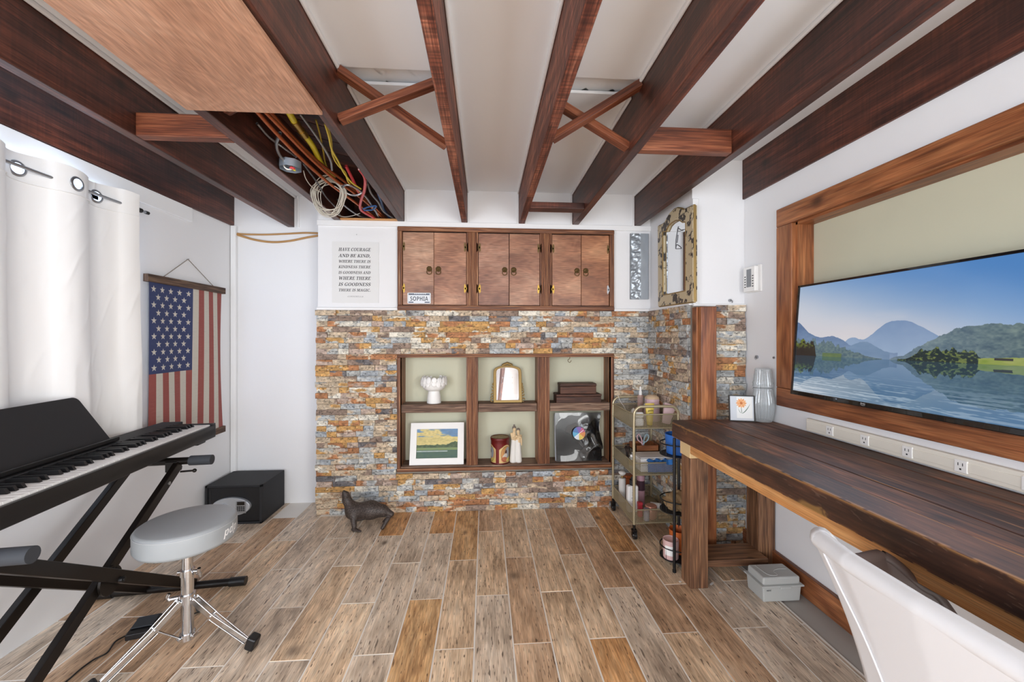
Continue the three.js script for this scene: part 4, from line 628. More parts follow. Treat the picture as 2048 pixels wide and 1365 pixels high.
// ---- safe
{
  const t = thing('safe', 'black steel safe with silver keypad panel against the wall', 'safe', [-1.628, 0, -2.70]); const w = 0.352, h = 0.252, d = 0.295;
  obj('safe_body', [box(w, h, d - 0.016, 0, h / 2, -d / 2 - 0.008, 'x', 0.003), box(w, 0.014, 0.02, 0, 0.007, -0.008, 'x', 0.002), box(w, 0.014, 0.02, 0, h - 0.007, -0.008, 'x', 0.002), box(0.014, h, 0.02, -w / 2 + 0.007, h / 2, -0.008, 'y', 0.002), box(0.014, h, 0.02, w / 2 - 0.007, h / 2, -0.008, 'y', 0.002)], M.blackMatte, t);
  const dr = obj('door', box(w - 0.032, h - 0.032, 0.012, 0, h / 2, -0.01, 'x', 0.002), mat('safeDoor', { color: 0x0e0e11, roughness: 0.45 }), t);
  const s = new THREE.Shape(); s.absellipse(0, 0, 0.115, 0.055, 0, Math.PI * 2); const g = new THREE.ExtrudeGeometry(s, { depth: 0.012, bevelEnabled: true, bevelSize: 0.004, bevelThickness: 0.006, bevelSegments: 3, curveSegments: 40 }); obj('keypad_panel', at(g, -0.01, 0.118, -0.003), mat('silverPlastic', { color: 0xb9bcc0, roughness: 0.35, metalness: 0.5 }), dr);
  obj('keypad_plate', box(0.062, 0.078, 0.004, 0.055, 0.116, 0.016, 'x', 0.003), M.steel, dr); obj('display', box(0.046, 0.021, 0.004, 0.055, 0.141, 0.018, 'x', 0.001), M.blackGloss, dr);
  for (let r = 0; r < 3; r++) for (let c = 0; c < 4; c++) obj('key', box(0.0095, 0.0075, 0.003, 0.036 + c * 0.0125, 0.118 - r * 0.0115, 0.0185, 'x', 0.001), M.blackMatte, dr);
  obj('handle_knob', [rod([-0.05, 0.118, 0.01], [-0.05, 0.118, 0.024], 0.024, 24)], M.silverPlastic, dr); obj('hinge_slot', box(0.008, 0.14, 0.002, -0.145, 0.15, -0.004), M.blackGloss, dr);
}
// ---- sustain pedal with its cable
{
  const t = thing('sustain_pedal', 'flat black sustain pedal on the floor behind the stool', 'pedal', [-1.408, 0, -1.748], 0.28);
  const g = new RoundedBoxGeometry(0.082, 0.028, 0.105, 2, 0.004), p = g.attributes.position; for (let i = 0; i < p.count; i++) if (p.getY(i) > 0) p.setY(i, p.getY(i) * (p.getZ(i) > 0 ? 0.7 : 1.15)); g.computeVertexNormals(); obj('pedal_body', at(g, 0, 0.0145, 0), M.black, t); obj('tread', box(0.07, 0.004, 0.07, 0, 0.0305, -0.012, 'x', 0.001), M.rubber, t);
  const pts = [[252, 1272], [232, 1283], [212, 1308], [188, 1320], [165, 1336], [135, 1362], [90, 1400]].map(([u, v]) => onY(u, v, 0.004)); tag(obj('pedal_cable', tube(pts, 0.003, 60, 6), M.black), 'thin black cable running over the floor from the pedal', 'cable');
}
// ---- tan cable along the recessed wall
{
  const z = -3.01, P = (a) => a.map(([u, v]) => onZ(u, v, z));
  const t = mat('tanCable', { color: 0xb58a55, roughness: 0.55 });
  tag(obj('wall_cable', tube(P([[443, 461], [470, 467], [520, 469.5], [570, 468], [612, 466], [640, 467]]), 0.0065, 40, 8), t), 'tan cable running straight along the recessed wall', 'cable');
  tag(obj('wall_cable', tube(P([[443, 461], [475, 470], [510, 480], [545, 484.5], [580, 482], [615, 475], [640, 471]]), 0.0075, 40, 8), t), 'tan cable sagging along the recessed wall', 'cable');
}

// ================================================================== RIGHT SIDE
const DT = 0.775, DB = 0.702;
// ---- workbench
{
  const t = thing('workbench', 'long dark stained wooden workbench with worn plank top', 'workbench', [1.24, 0, -1.0]); const zf = -2.05, zn = 0.35, xs = [0.968, 1.078, 1.19, 1.3, 1.405, 1.508];
  for (let i = 0; i < 5; i++) {
    let g; const x0 = xs[i] + (i ? 0.0012 : 0), x1 = xs[i + 1] - 0.0012, ze = zf - [0.0, 0.012, 0.004, 0.015, 0.01][i];
    if (i === 0) { g = new THREE.ExtrudeGeometry(new THREE.Shape([[x0, -zn], [x1, -zn], [x1, -ze], [x0 + 0.03, -ze], [x0, -ze - 0.055]].map((q) => new THREE.Vector2(q[0], -q[1]))), { depth: DT - DB - 0.006, bevelEnabled: true, bevelSize: 0.003, bevelThickness: 0.003, bevelSegments: 2 }); g.rotateX(Math.PI / 2); g.translate(0, DT - 0.003, 0); grain(g, 'z', false); }
    else g = span(x0, x1, DB + 0.002, DT - [0, 0.0008, 0, 0.0012, 0.0004][i], ze, zn, 'z', 0.003);
    W(t, 'top_plank', g, i === 0 ? M.deskFront : M.desk);
  }
  W(t, 'apron', span(0.984, 1.02, 0.654, DB + 0.001, -1.852, zn - 0.05, 'z', 0.002), M.pine);
  W(t, 'leg', span(0.987, 1.077, 0, 0.63, -1.945, -1.855, 'y', 0.004), M.leg); W(t, 'leg', span(1.418, 1.508, 0, DB, -2.075, -1.975, 'y', 0.004), M.leg);
  W(t, 'leg', span(0.987, 1.077, 0, 0.66, 0.15, 0.24, 'y', 0.004), M.leg); W(t, 'leg', span(1.4, 1.49, 0, DB, 0.15, 0.24, 'y', 0.004), M.leg);
  W(t, 'leg_block', span(0.9835, 1.08, 0.63, DB + 0.001, -1.951, -1.8525, 'z', 0.004), mat('paleBlock', { color: 0xdcbf8e, roughness: 0.65, bumpMap: T.pine, bumpScale: 0.001 })); W(t, 'corner_plate', [span(1.024, 1.082, 0.655, 0.695, -1.8525, -1.8495), rod([1.04, 0.676, -1.85], [1.04, 0.676, -1.845], 0.005, 8), rod([1.066, 0.676, -1.85], [1.066, 0.676, -1.845], 0.005, 8)], M.steel);
  W(t, 'low_shelf', span(1.077, 1.42, 0.07, 0.104, -2.06, -1.905, 'x', 0.004), M.leg); W(t, 'low_shelf', span(1.077, 1.4, 0.07, 0.104, 0.15, 0.24, 'x', 0.004), M.leg);
}
// ---- recess frame
{
  const t = thing('recess_frame', 'wide reddish wooden frame around the wall recess', 'frame', [1.5, 0.867, -1.25]); const a = 1.488, b = XR, zo = -1.944, zi = -1.842, z2 = -0.56, yo = 1.867, yi = 1.775, yb = 0.867, yc = 0.96;
  W(t, 'top_board', span(a, b, yi, yo, zo, z2, 'z', 0.005), M.red); W(t, 'bottom_board', span(a, b, yb, yc, zo, z2, 'z', 0.005), M.red);
  W(t, 'side_board', span(a, b, yc, yi, zo, zi, 'y', 0.005), M.red); W(t, 'side_board', span(a, b, yc, yi, RZ1, z2, 'y', 0.005), M.red);
  W(t, 'reveal_board', span(b - 0.004, 1.594, yi - 0.012, yi + 0.002, zi, RZ1, 'z'), M.red); W(t, 'reveal_board', span(b - 0.004, 1.594, yc - 0.002, yc + 0.012, zi, RZ1, 'z'), M.red); W(t, 'reveal_board', span(b - 0.004, 1.594, yc, yi, zi - 0.002, zi + 0.012, 'y'), M.red); W(t, 'reveal_board', span(b - 0.004, 1.594, yc, yi, RZ1 - 0.012, RZ1 + 0.002, 'y'), M.red);
}
// ---- television
{
  const w = 0.955, h = 0.518, t = new THREE.Group(); t.name = 'television'; scene.add(t); tag(t, 'flat television showing a mountain lake in the wall recess', 'television'); t.position.set(1.466, 0.944, -1.3325); t.rotation.set(-0.076, -Math.PI / 2, 0, 'YXZ');
  const tx = dataTex(1280, 720, (u, v) => {
    // u left to right, v bottom to top; shore line about a third up
    const shore = 0.34 + 0.012 * u, refl = v < shore, y = refl ? shore + (shore - v) * 0.92 : v, d = shore - v;
    const x = u + (refl ? (fbm(u, v, 10, 120, 2, 905) - 0.5) * 0.05 * Math.min(0.16, d + 0.02) : 0), r1 = (f, s) => fbm(x, 0.5, f, 2, 5, s) - 0.5;
    let c = mix3([226, 230, 240], [92, 148, 214], sm(0.5, 1.08, y * 0.75 + x * 0.42)); c = mix3(c, [238, 236, 240], sm(0.45, 0.8, fbm(x, y, 3, 6, 4, 901)) * 0.5 * (1 - sm(0.6, 0.95, y))); c = mix3(c, [240, 232, 236], 0.6 * (1 - sm(0.5, 0.75, y)) * (1 - sm(0.3, 0.9, x)));
    const haze = (q, k) => mix3(q, [182, 202, 228], k);
    const m1 = 0.42 + 0.19 * Math.exp(-Math.pow((x - 0.54) / 0.13, 2)) + 0.09 * Math.exp(-Math.pow((x - 0.3) / 0.05, 2)) + 0.08 * Math.exp(-Math.pow((x - 0.44) / 0.08, 2)) + r1(12, 911) * 0.05; if (y < m1) c = haze(mix3([104, 138, 186], [134, 162, 202], fbm(x, y, 20, 14, 3, 912)), 0.75 - 1.7 * clamp(y - 0.38, 0, 0.3));
    const m2 = 0.40 + 0.27 * Math.exp(-Math.pow((x + 0.02) / 0.12, 2)) + 0.12 * Math.exp(-Math.pow((x - 0.21) / 0.09, 2)) + r1(18, 921) * 0.04; if (y < m2 && x < 0.5) c = haze(mix3([62, 92, 140], [104, 134, 174], fbm(x, y, 24, 30, 3, 922)), 0.55 - 1.3 * clamp(y - 0.36, 0, 0.3));
    const m2b = 0.38 + 0.1 * Math.exp(-Math.pow((x - 0.36) / 0.08, 2)) + r1(30, 925) * 0.02; if (y < m2b && x < 0.47) c = haze([88, 122, 160], 0.35 * fbm(x, y, 12, 20, 3, 926) + 0.2);
    const m3 = 0.34 + 0.25 * sm(0.44, 0.74, x) + r1(70, 931) * 0.025 + Math.abs(r1(160, 935)) * 0.012; if (y < m3 && x > 0.44) { const q = fbm(x, y, 110, 90, 2, 932), q2 = fbm(x, y, 18, 22, 3, 933); c = haze(mix3([44, 70, 86], [124, 144, 134], q * 0.7 + (q2 - 0.5) * 0.9 + 0.1), clamp(0.5 - (x - 0.44) * 0.9, 0.06, 0.5)); }
    const m4 = 0.355 + 0.075 * sm(0.52, 0.6, x) * sm(0.78, 0.72, x) * (0.6 + 0.9 * (r1(90, 941) + 0.5)); if (y < m4 && x > 0.5 && x < 0.79) c = mix3([30, 50, 54], [120, 134, 76], sm(0.5, 0.75, fbm(x, y, 120, 90, 2, 942)));
    const m5 = 0.35 + 0.13 * sm(0.44, 0.16, x) * (0.5 + 0.9 * (r1(80, 951) + 0.5)); if (y < m5 && x < 0.44) c = haze(mix3([48, 74, 92], [112, 134, 122], fbm(x, y, 110, 80, 2, 952)), 0.12 + 0.2 * fbm(x, y, 6, 10, 2, 953));
    if (x > 0.16 && x < 0.26 && y < 0.375) c = mix3([120, 140, 88], [92, 116, 84], fbm(x, y, 60, 40, 2, 955));
    const m6 = 0.35 + 0.12 * sm(0.125, 0.11, x) * (0.55 + 0.9 * (r1(100, 961) + 0.5)); if (y < m6 && x < 0.125) c = mix3([46, 42, 40], [112, 126, 48], sm(0.38, 0.46, y) * sm(0.3, 0.7, fbm(x, y, 110, 60, 2, 962)));
    if (x > 0.75 && y < 0.385 + (x - 0.75) * 0.12 + r1(40, 975) * 0.01 && y > 0.335) c = mix3([134, 158, 62], [184, 186, 116], fbm(x, y, 30, 60, 3, 971)); if (x > 0.79 && x < 0.835 && y > 0.375 && y < 0.39) c = [58, 56, 52];
    if (refl) { c = mix3(c, [54, 98, 132], 0.32 + 0.25 * sm(0, 0.3, d)); const rp = fbm(u, v, 8, 130, 3, 981) + (fbm(u, v, 60, 200, 1, 983) - 0.5) * 0.25; c = mix3(c, [196, 214, 230], sm(0.5, 0.66, rp) * sm(0.08, 0.3, d) * (0.95 - u * 0.6)); c = mix3(c, [232, 238, 246], 0.7 * sm(0.16, 0.33, d) * sm(0.45, 0.0, u) * (0.5 + rp)); }
    return c; }, 1, 1); tx.wrapS = tx.wrapT = THREE.ClampToEdgeWrapping;
  obj('housing', [box(w, h, 0.014, 0, h / 2, -0.006, 'x', 0.003), box(w * 0.8, h * 0.7, 0.03, 0, h * 0.55, -0.024, 'x', 0.008)], M.black, t);
  obj('bezel', [box(w, 0.009, 0.01, 0, h - 0.0045, 0.003), box(w, 0.02, 0.012, 0, 0.01, 0.004, 'x', 0.003), box(0.009, h, 0.01, -w / 2 + 0.0045, h / 2, 0.003, 'y'), box(0.009, h, 0.01, w / 2 - 0.0045, h / 2, 0.003, 'y')], M.blackGloss, t);
  const sc = new THREE.PlaneGeometry(w - 0.018, h - 0.029); sc.translate(0, h / 2 + 0.0055, 0.0035); obj('screen', sc, mat('tvScreen', { color: 0x040405, roughness: 0.12, emissive: 0xffffff, emissiveMap: tx, emissiveIntensity: 0.78 }), t);
  const lg = canvasTex(256, 128, (c) => { c.fillStyle = '#000'; c.fillRect(0, 0, 256, 128); c.fillStyle = '#fff'; c.font = 'bold 62px sans-serif'; c.textAlign = 'center'; c.fillText('firetv', 128, 66); c.strokeStyle = '#fff'; c.lineWidth = 9; c.beginPath(); c.moveTo(50, 84); c.quadraticCurveTo(128, 122, 206, 84); c.stroke(); }); lg.colorSpace = THREE.NoColorSpace;
  const lp = new THREE.PlaneGeometry(0.03, 0.015); lp.translate(-0.11, 0.011, 0.0108); obj('maker_mark', lp, mat('tvMark', { color: 0xd8d8d8, alphaMap: lg, transparent: true, roughness: 0.5 }), t);
}
// ---- outlet strip
{
  const t = thing('outlet_strip', 'long white power raceway with outlets along the bench', 'power strip', [1.505, 0.781, -0.8]);
  W(t, 'raceway', [span(1.494, XR, 0.781, 0.838, -1.76, 0.3, 'z', 0.004), span(1.492, 1.496, 0.795, 0.824, -1.755, 0.3, 'z', 0.001)], M.ivory);
  for (let k = 0; k < 12; k++) { const z = -1.629 + k * 0.159; const o = W(t, 'outlet', span(1.4895, 1.496, 0.79, 0.829, z - 0.017, z + 0.017, 'z', 0.0015), M.white2); for (const [dy, dz, hh, ww] of [[0.006, -0.006, 0.009, 0.002], [0.006, 0.006, 0.009, 0.002], [-0.009, 0, 0.005, 0.005]]) { const q = span(1.489, 1.4905, 0.8095 + dy - hh / 2, 0.8095 + dy + hh / 2, z + dz - ww / 2, z + dz + ww / 2); q.translate(-1.505, -0.781, 0.8); obj('outlet_slot', q, M.blackMatte, o); } }
}
// ---- things on the bench
{
  // stacked ribbed glass carafe and tumbler
  const t = thing('glass_carafe', 'ribbed clear glass carafe topped with tumbler on the workbench', 'carafe', [1.447, DT, -1.985]);
  function ribbed(pts, n, amp) { const g = lathe(pts, 144), p = g.attributes.position; for (let i = 0; i < p.count; i++) { const x = p.getX(i), z = p.getZ(i), r = Math.hypot(x, z); if (r < 0.01) continue; const k = 1 + amp * Math.cos(Math.atan2(z, x) * n); p.setX(i, x * k); p.setZ(i, z * k); } g.computeVertexNormals(); return g; }
  const solid = mat('glassSolid', { color: 0xeef1f2, roughness: 0.08, transmission: 0.78, thickness: 0, ior: 1.5 });
  obj('carafe', ribbed([[0, 0.002], [0.034, 0], [0.04, 0.004], [0.05, 0.05], [0.0525, 0.09], [0.05, 0.125], [0.043, 0.155], [0.042, 0.165], [0.044, 0.172], [0.041, 0.178], [0.0375, 0.172], [0.0385, 0.155], [0.0465, 0.122], [0.0485, 0.09], [0.046, 0.05], [0.036, 0.01], [0, 0.009]], 24, 0.045), solid, t);
  obj('tumbler', ribbed([[0.0435, 0.18], [0.0455, 0.182], [0.0445, 0.196], [0.0455, 0.203], [0.043, 0.21], [0.035, 0.272], [0.032, 0.279], [0, 0.281], [0, 0.272], [0.031, 0.27], [0.0395, 0.208], [0.0415, 0.182], [0.0435, 0.18]], 24, 0.045), solid, t);
}
{
  const t = thing('framed_flower', 'small black metal frame with orange pressed flower on the workbench', 'picture frame', [1.338, DT + 0.001, -1.99], -0.28); t.rotation.order = 'YXZ'; t.rotation.x = -0.08; const w = 0.118, h = 0.135;
  obj('metal_frame', [box(w, 0.005, 0.01, 0, 0.0025, 0), box(w, 0.005, 0.01, 0, h - 0.0025, 0), box(0.005, h, 0.01, -w / 2, h / 2, 0), box(0.005, h, 0.01, w / 2, h / 2, 0)], M.blackMetal, t);
  const tx = canvasTex(384, 440, (c, W2, H2) => { c.fillStyle = '#cfd3d8'; c.fillRect(0, 0, W2, H2); c.fillStyle = '#e9e9e6'; c.fillRect(110, 20, 250, 370); c.strokeStyle = '#6d7f6a'; c.lineWidth = 9; c.beginPath(); c.moveTo(190, 300); c.lineTo(180, 150); c.stroke(); c.fillStyle = '#75877a'; c.beginPath(); c.moveTo(190, 310); c.quadraticCurveTo(260, 260, 330, 130); c.quadraticCurveTo(270, 290, 195, 312); c.fill(); c.beginPath(); c.moveTo(185, 310); c.quadraticCurveTo(150, 270, 130, 210); c.quadraticCurveTo(150, 300, 190, 312); c.fill(); for (let k = 0; k < 12; k++) { c.save(); c.translate(185, 130); c.rotate(k * 0.5236); c.fillStyle = k % 2 ? '#e8a066' : '#eeb482'; c.beginPath(); c.ellipse(0, -42, 17, 44, 0, 0, 7); c.fill(); c.restore(); } c.fillStyle = '#c56f38'; c.beginPath(); c.arc(185, 130, 22, 0, 7); c.fill(); });
  const g = new THREE.PlaneGeometry(w - 0.004, h - 0.004); g.translate(0, h / 2, 0.001); obj('pressed_flower', g, mat('flowerCard', { map: tx, roughness: 0.6 }), t); obj('back_card', box(w - 0.004, h - 0.004, 0.002, 0, h / 2, -0.001), M.white2, t); obj('easel_leg', bar([0, 0.09, -0.004], [0.02, 0.011, -0.04], 0.02, 0.002), M.blackMetal, t);
}
// ---- grey lidded box under the bench
{
  const t = thing('lidded_box', 'grey plastic lidded box on the floor under the workbench', 'box', [1.36, 0, -1.795]), gp = mat('greyPlastic', { color: 0xb4b6b3, roughness: 0.5 }); const w = 0.186, d = 0.118;
  const b = new RoundedBoxGeometry(w, 0.075, d, 2, 0.006), p = b.attributes.position; for (let i = 0; i < p.count; i++) if (p.getY(i) < 0) { p.setX(i, p.getX(i) * 0.95); p.setZ(i, p.getZ(i) * 0.95); } b.computeVertexNormals(); obj('box_body', at(b, 0, 0.0375, 0), gp, t);
  obj('rim', box(w + 0.018, 0.008, d + 0.014, 0, 0.074, 0, 'x', 0.003), gp, t); const l = obj('lid', box(w - 0.008, 0.036, d - 0.006, 0, 0.094, 0, 'x', 0.008), gp, t);
  obj('lid_emboss', tube([[-0.06, 0.1125, -0.04], [-0.045, 0.1125, 0.035], [-0.005, 0.1125, 0.035], [-0.005, 0.1125, 0.01], [0.02, 0.1125, -0.006], [0.07, 0.1125, -0.006]], 0.0012, 50, 5), mat('greyLight', { color: 0xc6c8c5, roughness: 0.5 }), l); obj('latch', box(0.05, 0.012, 0.006, 0.01, 0.07, d / 2 + 0.008, 'x', 0.002), gp, t);
  const al = canvasTex(256, 96, (c) => { c.fillStyle = '#000'; c.fillRect(0, 0, 256, 96); c.fillStyle = '#fff'; c.font = 'bold 72px sans-serif'; c.fillText('AKAI', 10, 74); }); al.colorSpace = THREE.NoColorSpace; const q = new THREE.PlaneGeometry(0.034, 0.0128); q.translate(-0.06, 0.056, d / 2 * 0.985 + 0.0012); obj('handwriting', q, mat('inkMark', { color: 0x33363a, alphaMap: al, transparent: true }), t);
}
// ---- bucket chair
{
  const t = thing('bucket_chair', 'white bucket chair with brown inside pushed up to the workbench', 'chair', [0.93, 0, -0.62]);
  const key = [0, 0.25, 0.42, 0.5, 0.58, 0.65, 0.75, 0.85, 0.93, 1];
  const top = [[0.712, 0], [0.72, 0.14], [0.742, 0.235], [0.77, 0.272], [0.83, 0.30], [0.875, 0.312], [0.94, 0.31], [1.01, 0.275], [1.06, 0.24], [1.10, 0.2]], bot = [[0.79, 0], [0.795, 0.09], [0.805, 0.145], [0.82, 0.17], [0.85, 0.185], [0.89, 0.192], [0.95, 0.2], [1.02, 0.2], [1.07, 0.2], [1.12, 0.19]], hh = [0.757, 0.757, 0.757, 0.75, 0.672, 0.684, 0.69, 0.635, 0.56, 0.48];
  const ev = (arr, s) => { for (let i = 0; i < key.length - 1; i++) if (s <= key[i + 1]) { const f = (s - key[i]) / (key[i + 1] - key[i]); const q = f * f * (3 - 2 * f); return Array.isArray(arr[0]) ? [mix(arr[i][0], arr[i + 1][0], f), mix(arr[i][1], arr[i + 1][1], f)] : mix(arr[i], arr[i + 1], q); } return arr[arr.length - 1]; };
  const yB = 0.40, P = (s, v) => { const a = Math.abs(s), T0 = ev(top, a), B0 = ev(bot, a), h = ev(hh, a), y = mix(yB, h, v), k = Math.pow(clamp((y - yB) / 0.357), 1.5); return V(mix(B0[0], T0[0], k) - 0.93, y, Math.sign(s) * -1 * mix(B0[1], T0[1], k)); };
  const NU = 120, NV = 30, thick = (s) => 0.03 + 0.012 * Math.exp(-s * s * 8);
  const grid = (fn) => { const pos = [], uv = [], idx = []; for (let j = 0; j <= NV; j++) for (let i = 0; i <= NU; i++) { const q = fn(-1 + 2 * i / NU, j / NV); pos.push(q.x, q.y, q.z); uv.push(i / NU, j / NV); } for (let j = 0; j < NV; j++) for (let i = 0; i < NU; i++) { const a = j * (NU + 1) + i; idx.push(a, a + NU + 1, a + 1, a + 1, a + NU + 1, a + NU + 2); } const g = new THREE.BufferGeometry(); g.setAttribute('position', new THREE.Float32BufferAttribute(pos, 3)); g.setAttribute('uv', new THREE.Float32BufferAttribute(uv, 2)); g.setIndex(idx); g.computeVertexNormals(); return g; };
  const nrm = (s, v) => { const e = 0.004, a = P(Math.max(-1, s - e), v), b = P(Math.min(1, s + e), v), c = P(s, Math.max(0, v - 0.02)), d = P(s, Math.min(1, v + 0.02)); return V().crossVectors(b.sub(a), d.sub(c)).normalize(); };
  let sg = 1; { const n = nrm(0, 0.5); if (n.x < 0) sg = -1; }   // inward = +x at the back
  const dbl = (m) => { m.side = THREE.DoubleSide; return m; };
  obj('outer_shell', grid(P), dbl(M.shellWhite), t);
  obj('inner_shell', grid((s, v) => P(s, v).addScaledVector(nrm(s, v), sg * thick(s)).add(V(0, -0.004, 0))), dbl(M.shellBrown), t);
  for (const [a, b, m, r] of [[-1, -0.53, M.shellBrown, 0.0165], [-0.53, 0.53, M.shellWhite, 0.0205], [0.53, 1, M.shellBrown, 0.0165]]) { const rim = []; for (let i = 0; i <= 80; i++) { const s = mix(a, b, i / 80); rim.push(P(s, 1).addScaledVector(nrm(s, 0.98), sg * thick(s) * 0.5).add(V(0, -0.004, 0))); } obj('rim', new THREE.TubeGeometry(new THREE.CatmullRomCurve3(rim), 140, r, 12), m, t); }
  for (const s of [-1, 1]) obj('piping', tube([0.97, 0.8, 0.6, 0.4, 0.2, 0.03].map((v, i) => P(s * [0.36, 0.345, 0.30, 0.26, 0.23, 0.21][i], v).addScaledVector(nrm(s * 0.3, v), -sg * 0.002)), 0.0026, 40, 6), M.shellWhite, t);
  const pad = new THREE.SphereGeometry(1, 32, 20); pad.scale(0.045, 0.13, 0.19); obj('back_cushion', at(pad, -0.13, 0.605, 0.08), M.shellBrown, t);
  obj('seat_cushion', at(new RoundedBoxGeometry(0.34, 0.09, 0.37, 4, 0.04), 0.03, 0.425, 0), M.shellBrown, t);
  obj('column', rod([0.02, 0.06, 0], [0.02, 0.39, 0], 0.025, 20), M.chrome, t); obj('base', lathe([[0, 0], [0.2, 0], [0.2, 0.01], [0.06, 0.03], [0.03, 0.07], [0, 0.07]], 40).translate(0.02, 0, 0), M.chrome, t);
}
// ---- rolling cart
const CX0 = 0.897, CX1 = 1.172, CZ0 = -2.74, CZ1 = -2.345;
function meshPanel(w, h, sp = 0.0085, th = 0.0014) {   // diamond wire lattice in the xy plane, corner at 0,0
  const a = []; for (const s of [1, -1]) for (let c = -h * 1.0; c < w + h; c += sp) { let x0 = s > 0 ? c - h * 0.6 : c, y0 = 0, x1 = s > 0 ? c : c - h * 0.6, y1 = h; if (x0 > x1) { [x0, x1] = [x1, x0]; [y0, y1] = [y1, y0]; } if (x1 < 0 || x0 > w) continue; const f = (x) => y0 + (y1 - y0) * (x - x0) / (x1 - x0); if (x0 < 0) { y0 = f(0); x0 = 0; } if (x1 > w) { y1 = f(w); x1 = w; } if (x1 - x0 < 0.0005) continue; const L = Math.hypot(x1 - x0, y1 - y0), g = new THREE.BoxGeometry(L, th, 0.0012); g.rotateZ(Math.atan2(y1 - y0, x1 - x0)); g.translate((x0 + x1) / 2, (y0 + y1) / 2, 0); a.push(g); } return mergeGeometries(a.map(clean));
}
{
  const t = thing('utility_cart', 'champagne metal three tier rolling cart by the niche', 'cart', [1.034, 0, -2.54]), cx = 1.034, cz = -2.54; const lx0 = CX0 - cx, lx1 = CX1 - cx, lz0 = CZ0 - cz, lz1 = CZ1 - cz, r = 0.0085, m = M.champagne;
  for (const z of [lz0, lz1]) obj('handle_frame', tube([[lx0, 0.075, z], [lx0, 0.4, z], [lx0, 0.72, z], [lx0 + 0.004, 0.765, z], [lx0 + 0.03, 0.792, z], [lx0 + 0.06, 0.795, z], [lx1 - 0.06, 0.795, z], [lx1 - 0.03, 0.792, z], [lx1 - 0.004, 0.765, z], [lx1, 0.72, z], [lx1, 0.4, z], [lx1, 0.075, z]], r, 120, 10), m, t);
  for (const [y1, y0] of [[0.747, 0.664], [0.454, 0.382], [0.172, 0.092]]) {
    const w = lx1 - lx0 - 0.02, d = lz1 - lz0 - 0.02, h = y1 - y0 - 0.006;
    const tr = obj('tray', [span(lx0, lx1, y0 - 0.002, y0 + 0.002, lz0, lz1)], m, t); const rr = 0.0042;
    obj('tray_rim', [rod([lx0, y1, lz0], [lx1, y1, lz0], rr, 8), rod([lx0, y1, lz1], [lx1, y1, lz1], rr, 8), rod([lx0, y1, lz0], [lx0, y1, lz1], rr, 8), rod([lx1, y1, lz0], [lx1, y1, lz1], rr, 8), rod([lx0, y0, lz1], [lx1, y0, lz1], rr, 8), rod([lx0, y0, lz0], [lx0, y0, lz1], rr, 8)], m, tr);
    for (const z of [lz0, lz1]) { const p = obj('mesh_end', at(meshPanel(w, h), lx0 + 0.01, y0 + 0.003, z), m, tr); p.userData.kind = 'stuff'; }
    for (const x of [lx0, lx1]) { const g = meshPanel(d, h); g.rotateY(Math.PI / 2); const p = obj('mesh_side', at(g, x, y0 + 0.003, lz1 - 0.01), m, tr); p.userData.kind = 'stuff'; }
  }
  for (const x of [lx0, lx1]) for (const z of [lz0, lz1]) {
    const c = obj('caster', [rod([x, 0.05, z], [x, 0.085, z], 0.009, 12), box(0.03, 0.01, 0.03, x, 0.052, z, 'x', 0.003), box(0.003, 0.034, 0.02, x - 0.013, 0.036, z + 0.004), box(0.003, 0.034, 0.02, x + 0.013, 0.036, z + 0.004)], M.blackMetal, t); const wl = new THREE.CylinderGeometry(0.0245, 0.0245, 0.018, 24); wl.rotateZ(Math.PI / 2); obj('wheel', at(wl, x, 0.0247, z + 0.006), M.black, c); obj('hub', rod([x - 0.012, 0.0247, z + 0.006], [x + 0.012, 0.0247, z + 0.006], 0.008, 12), M.steel, c);
  }
}
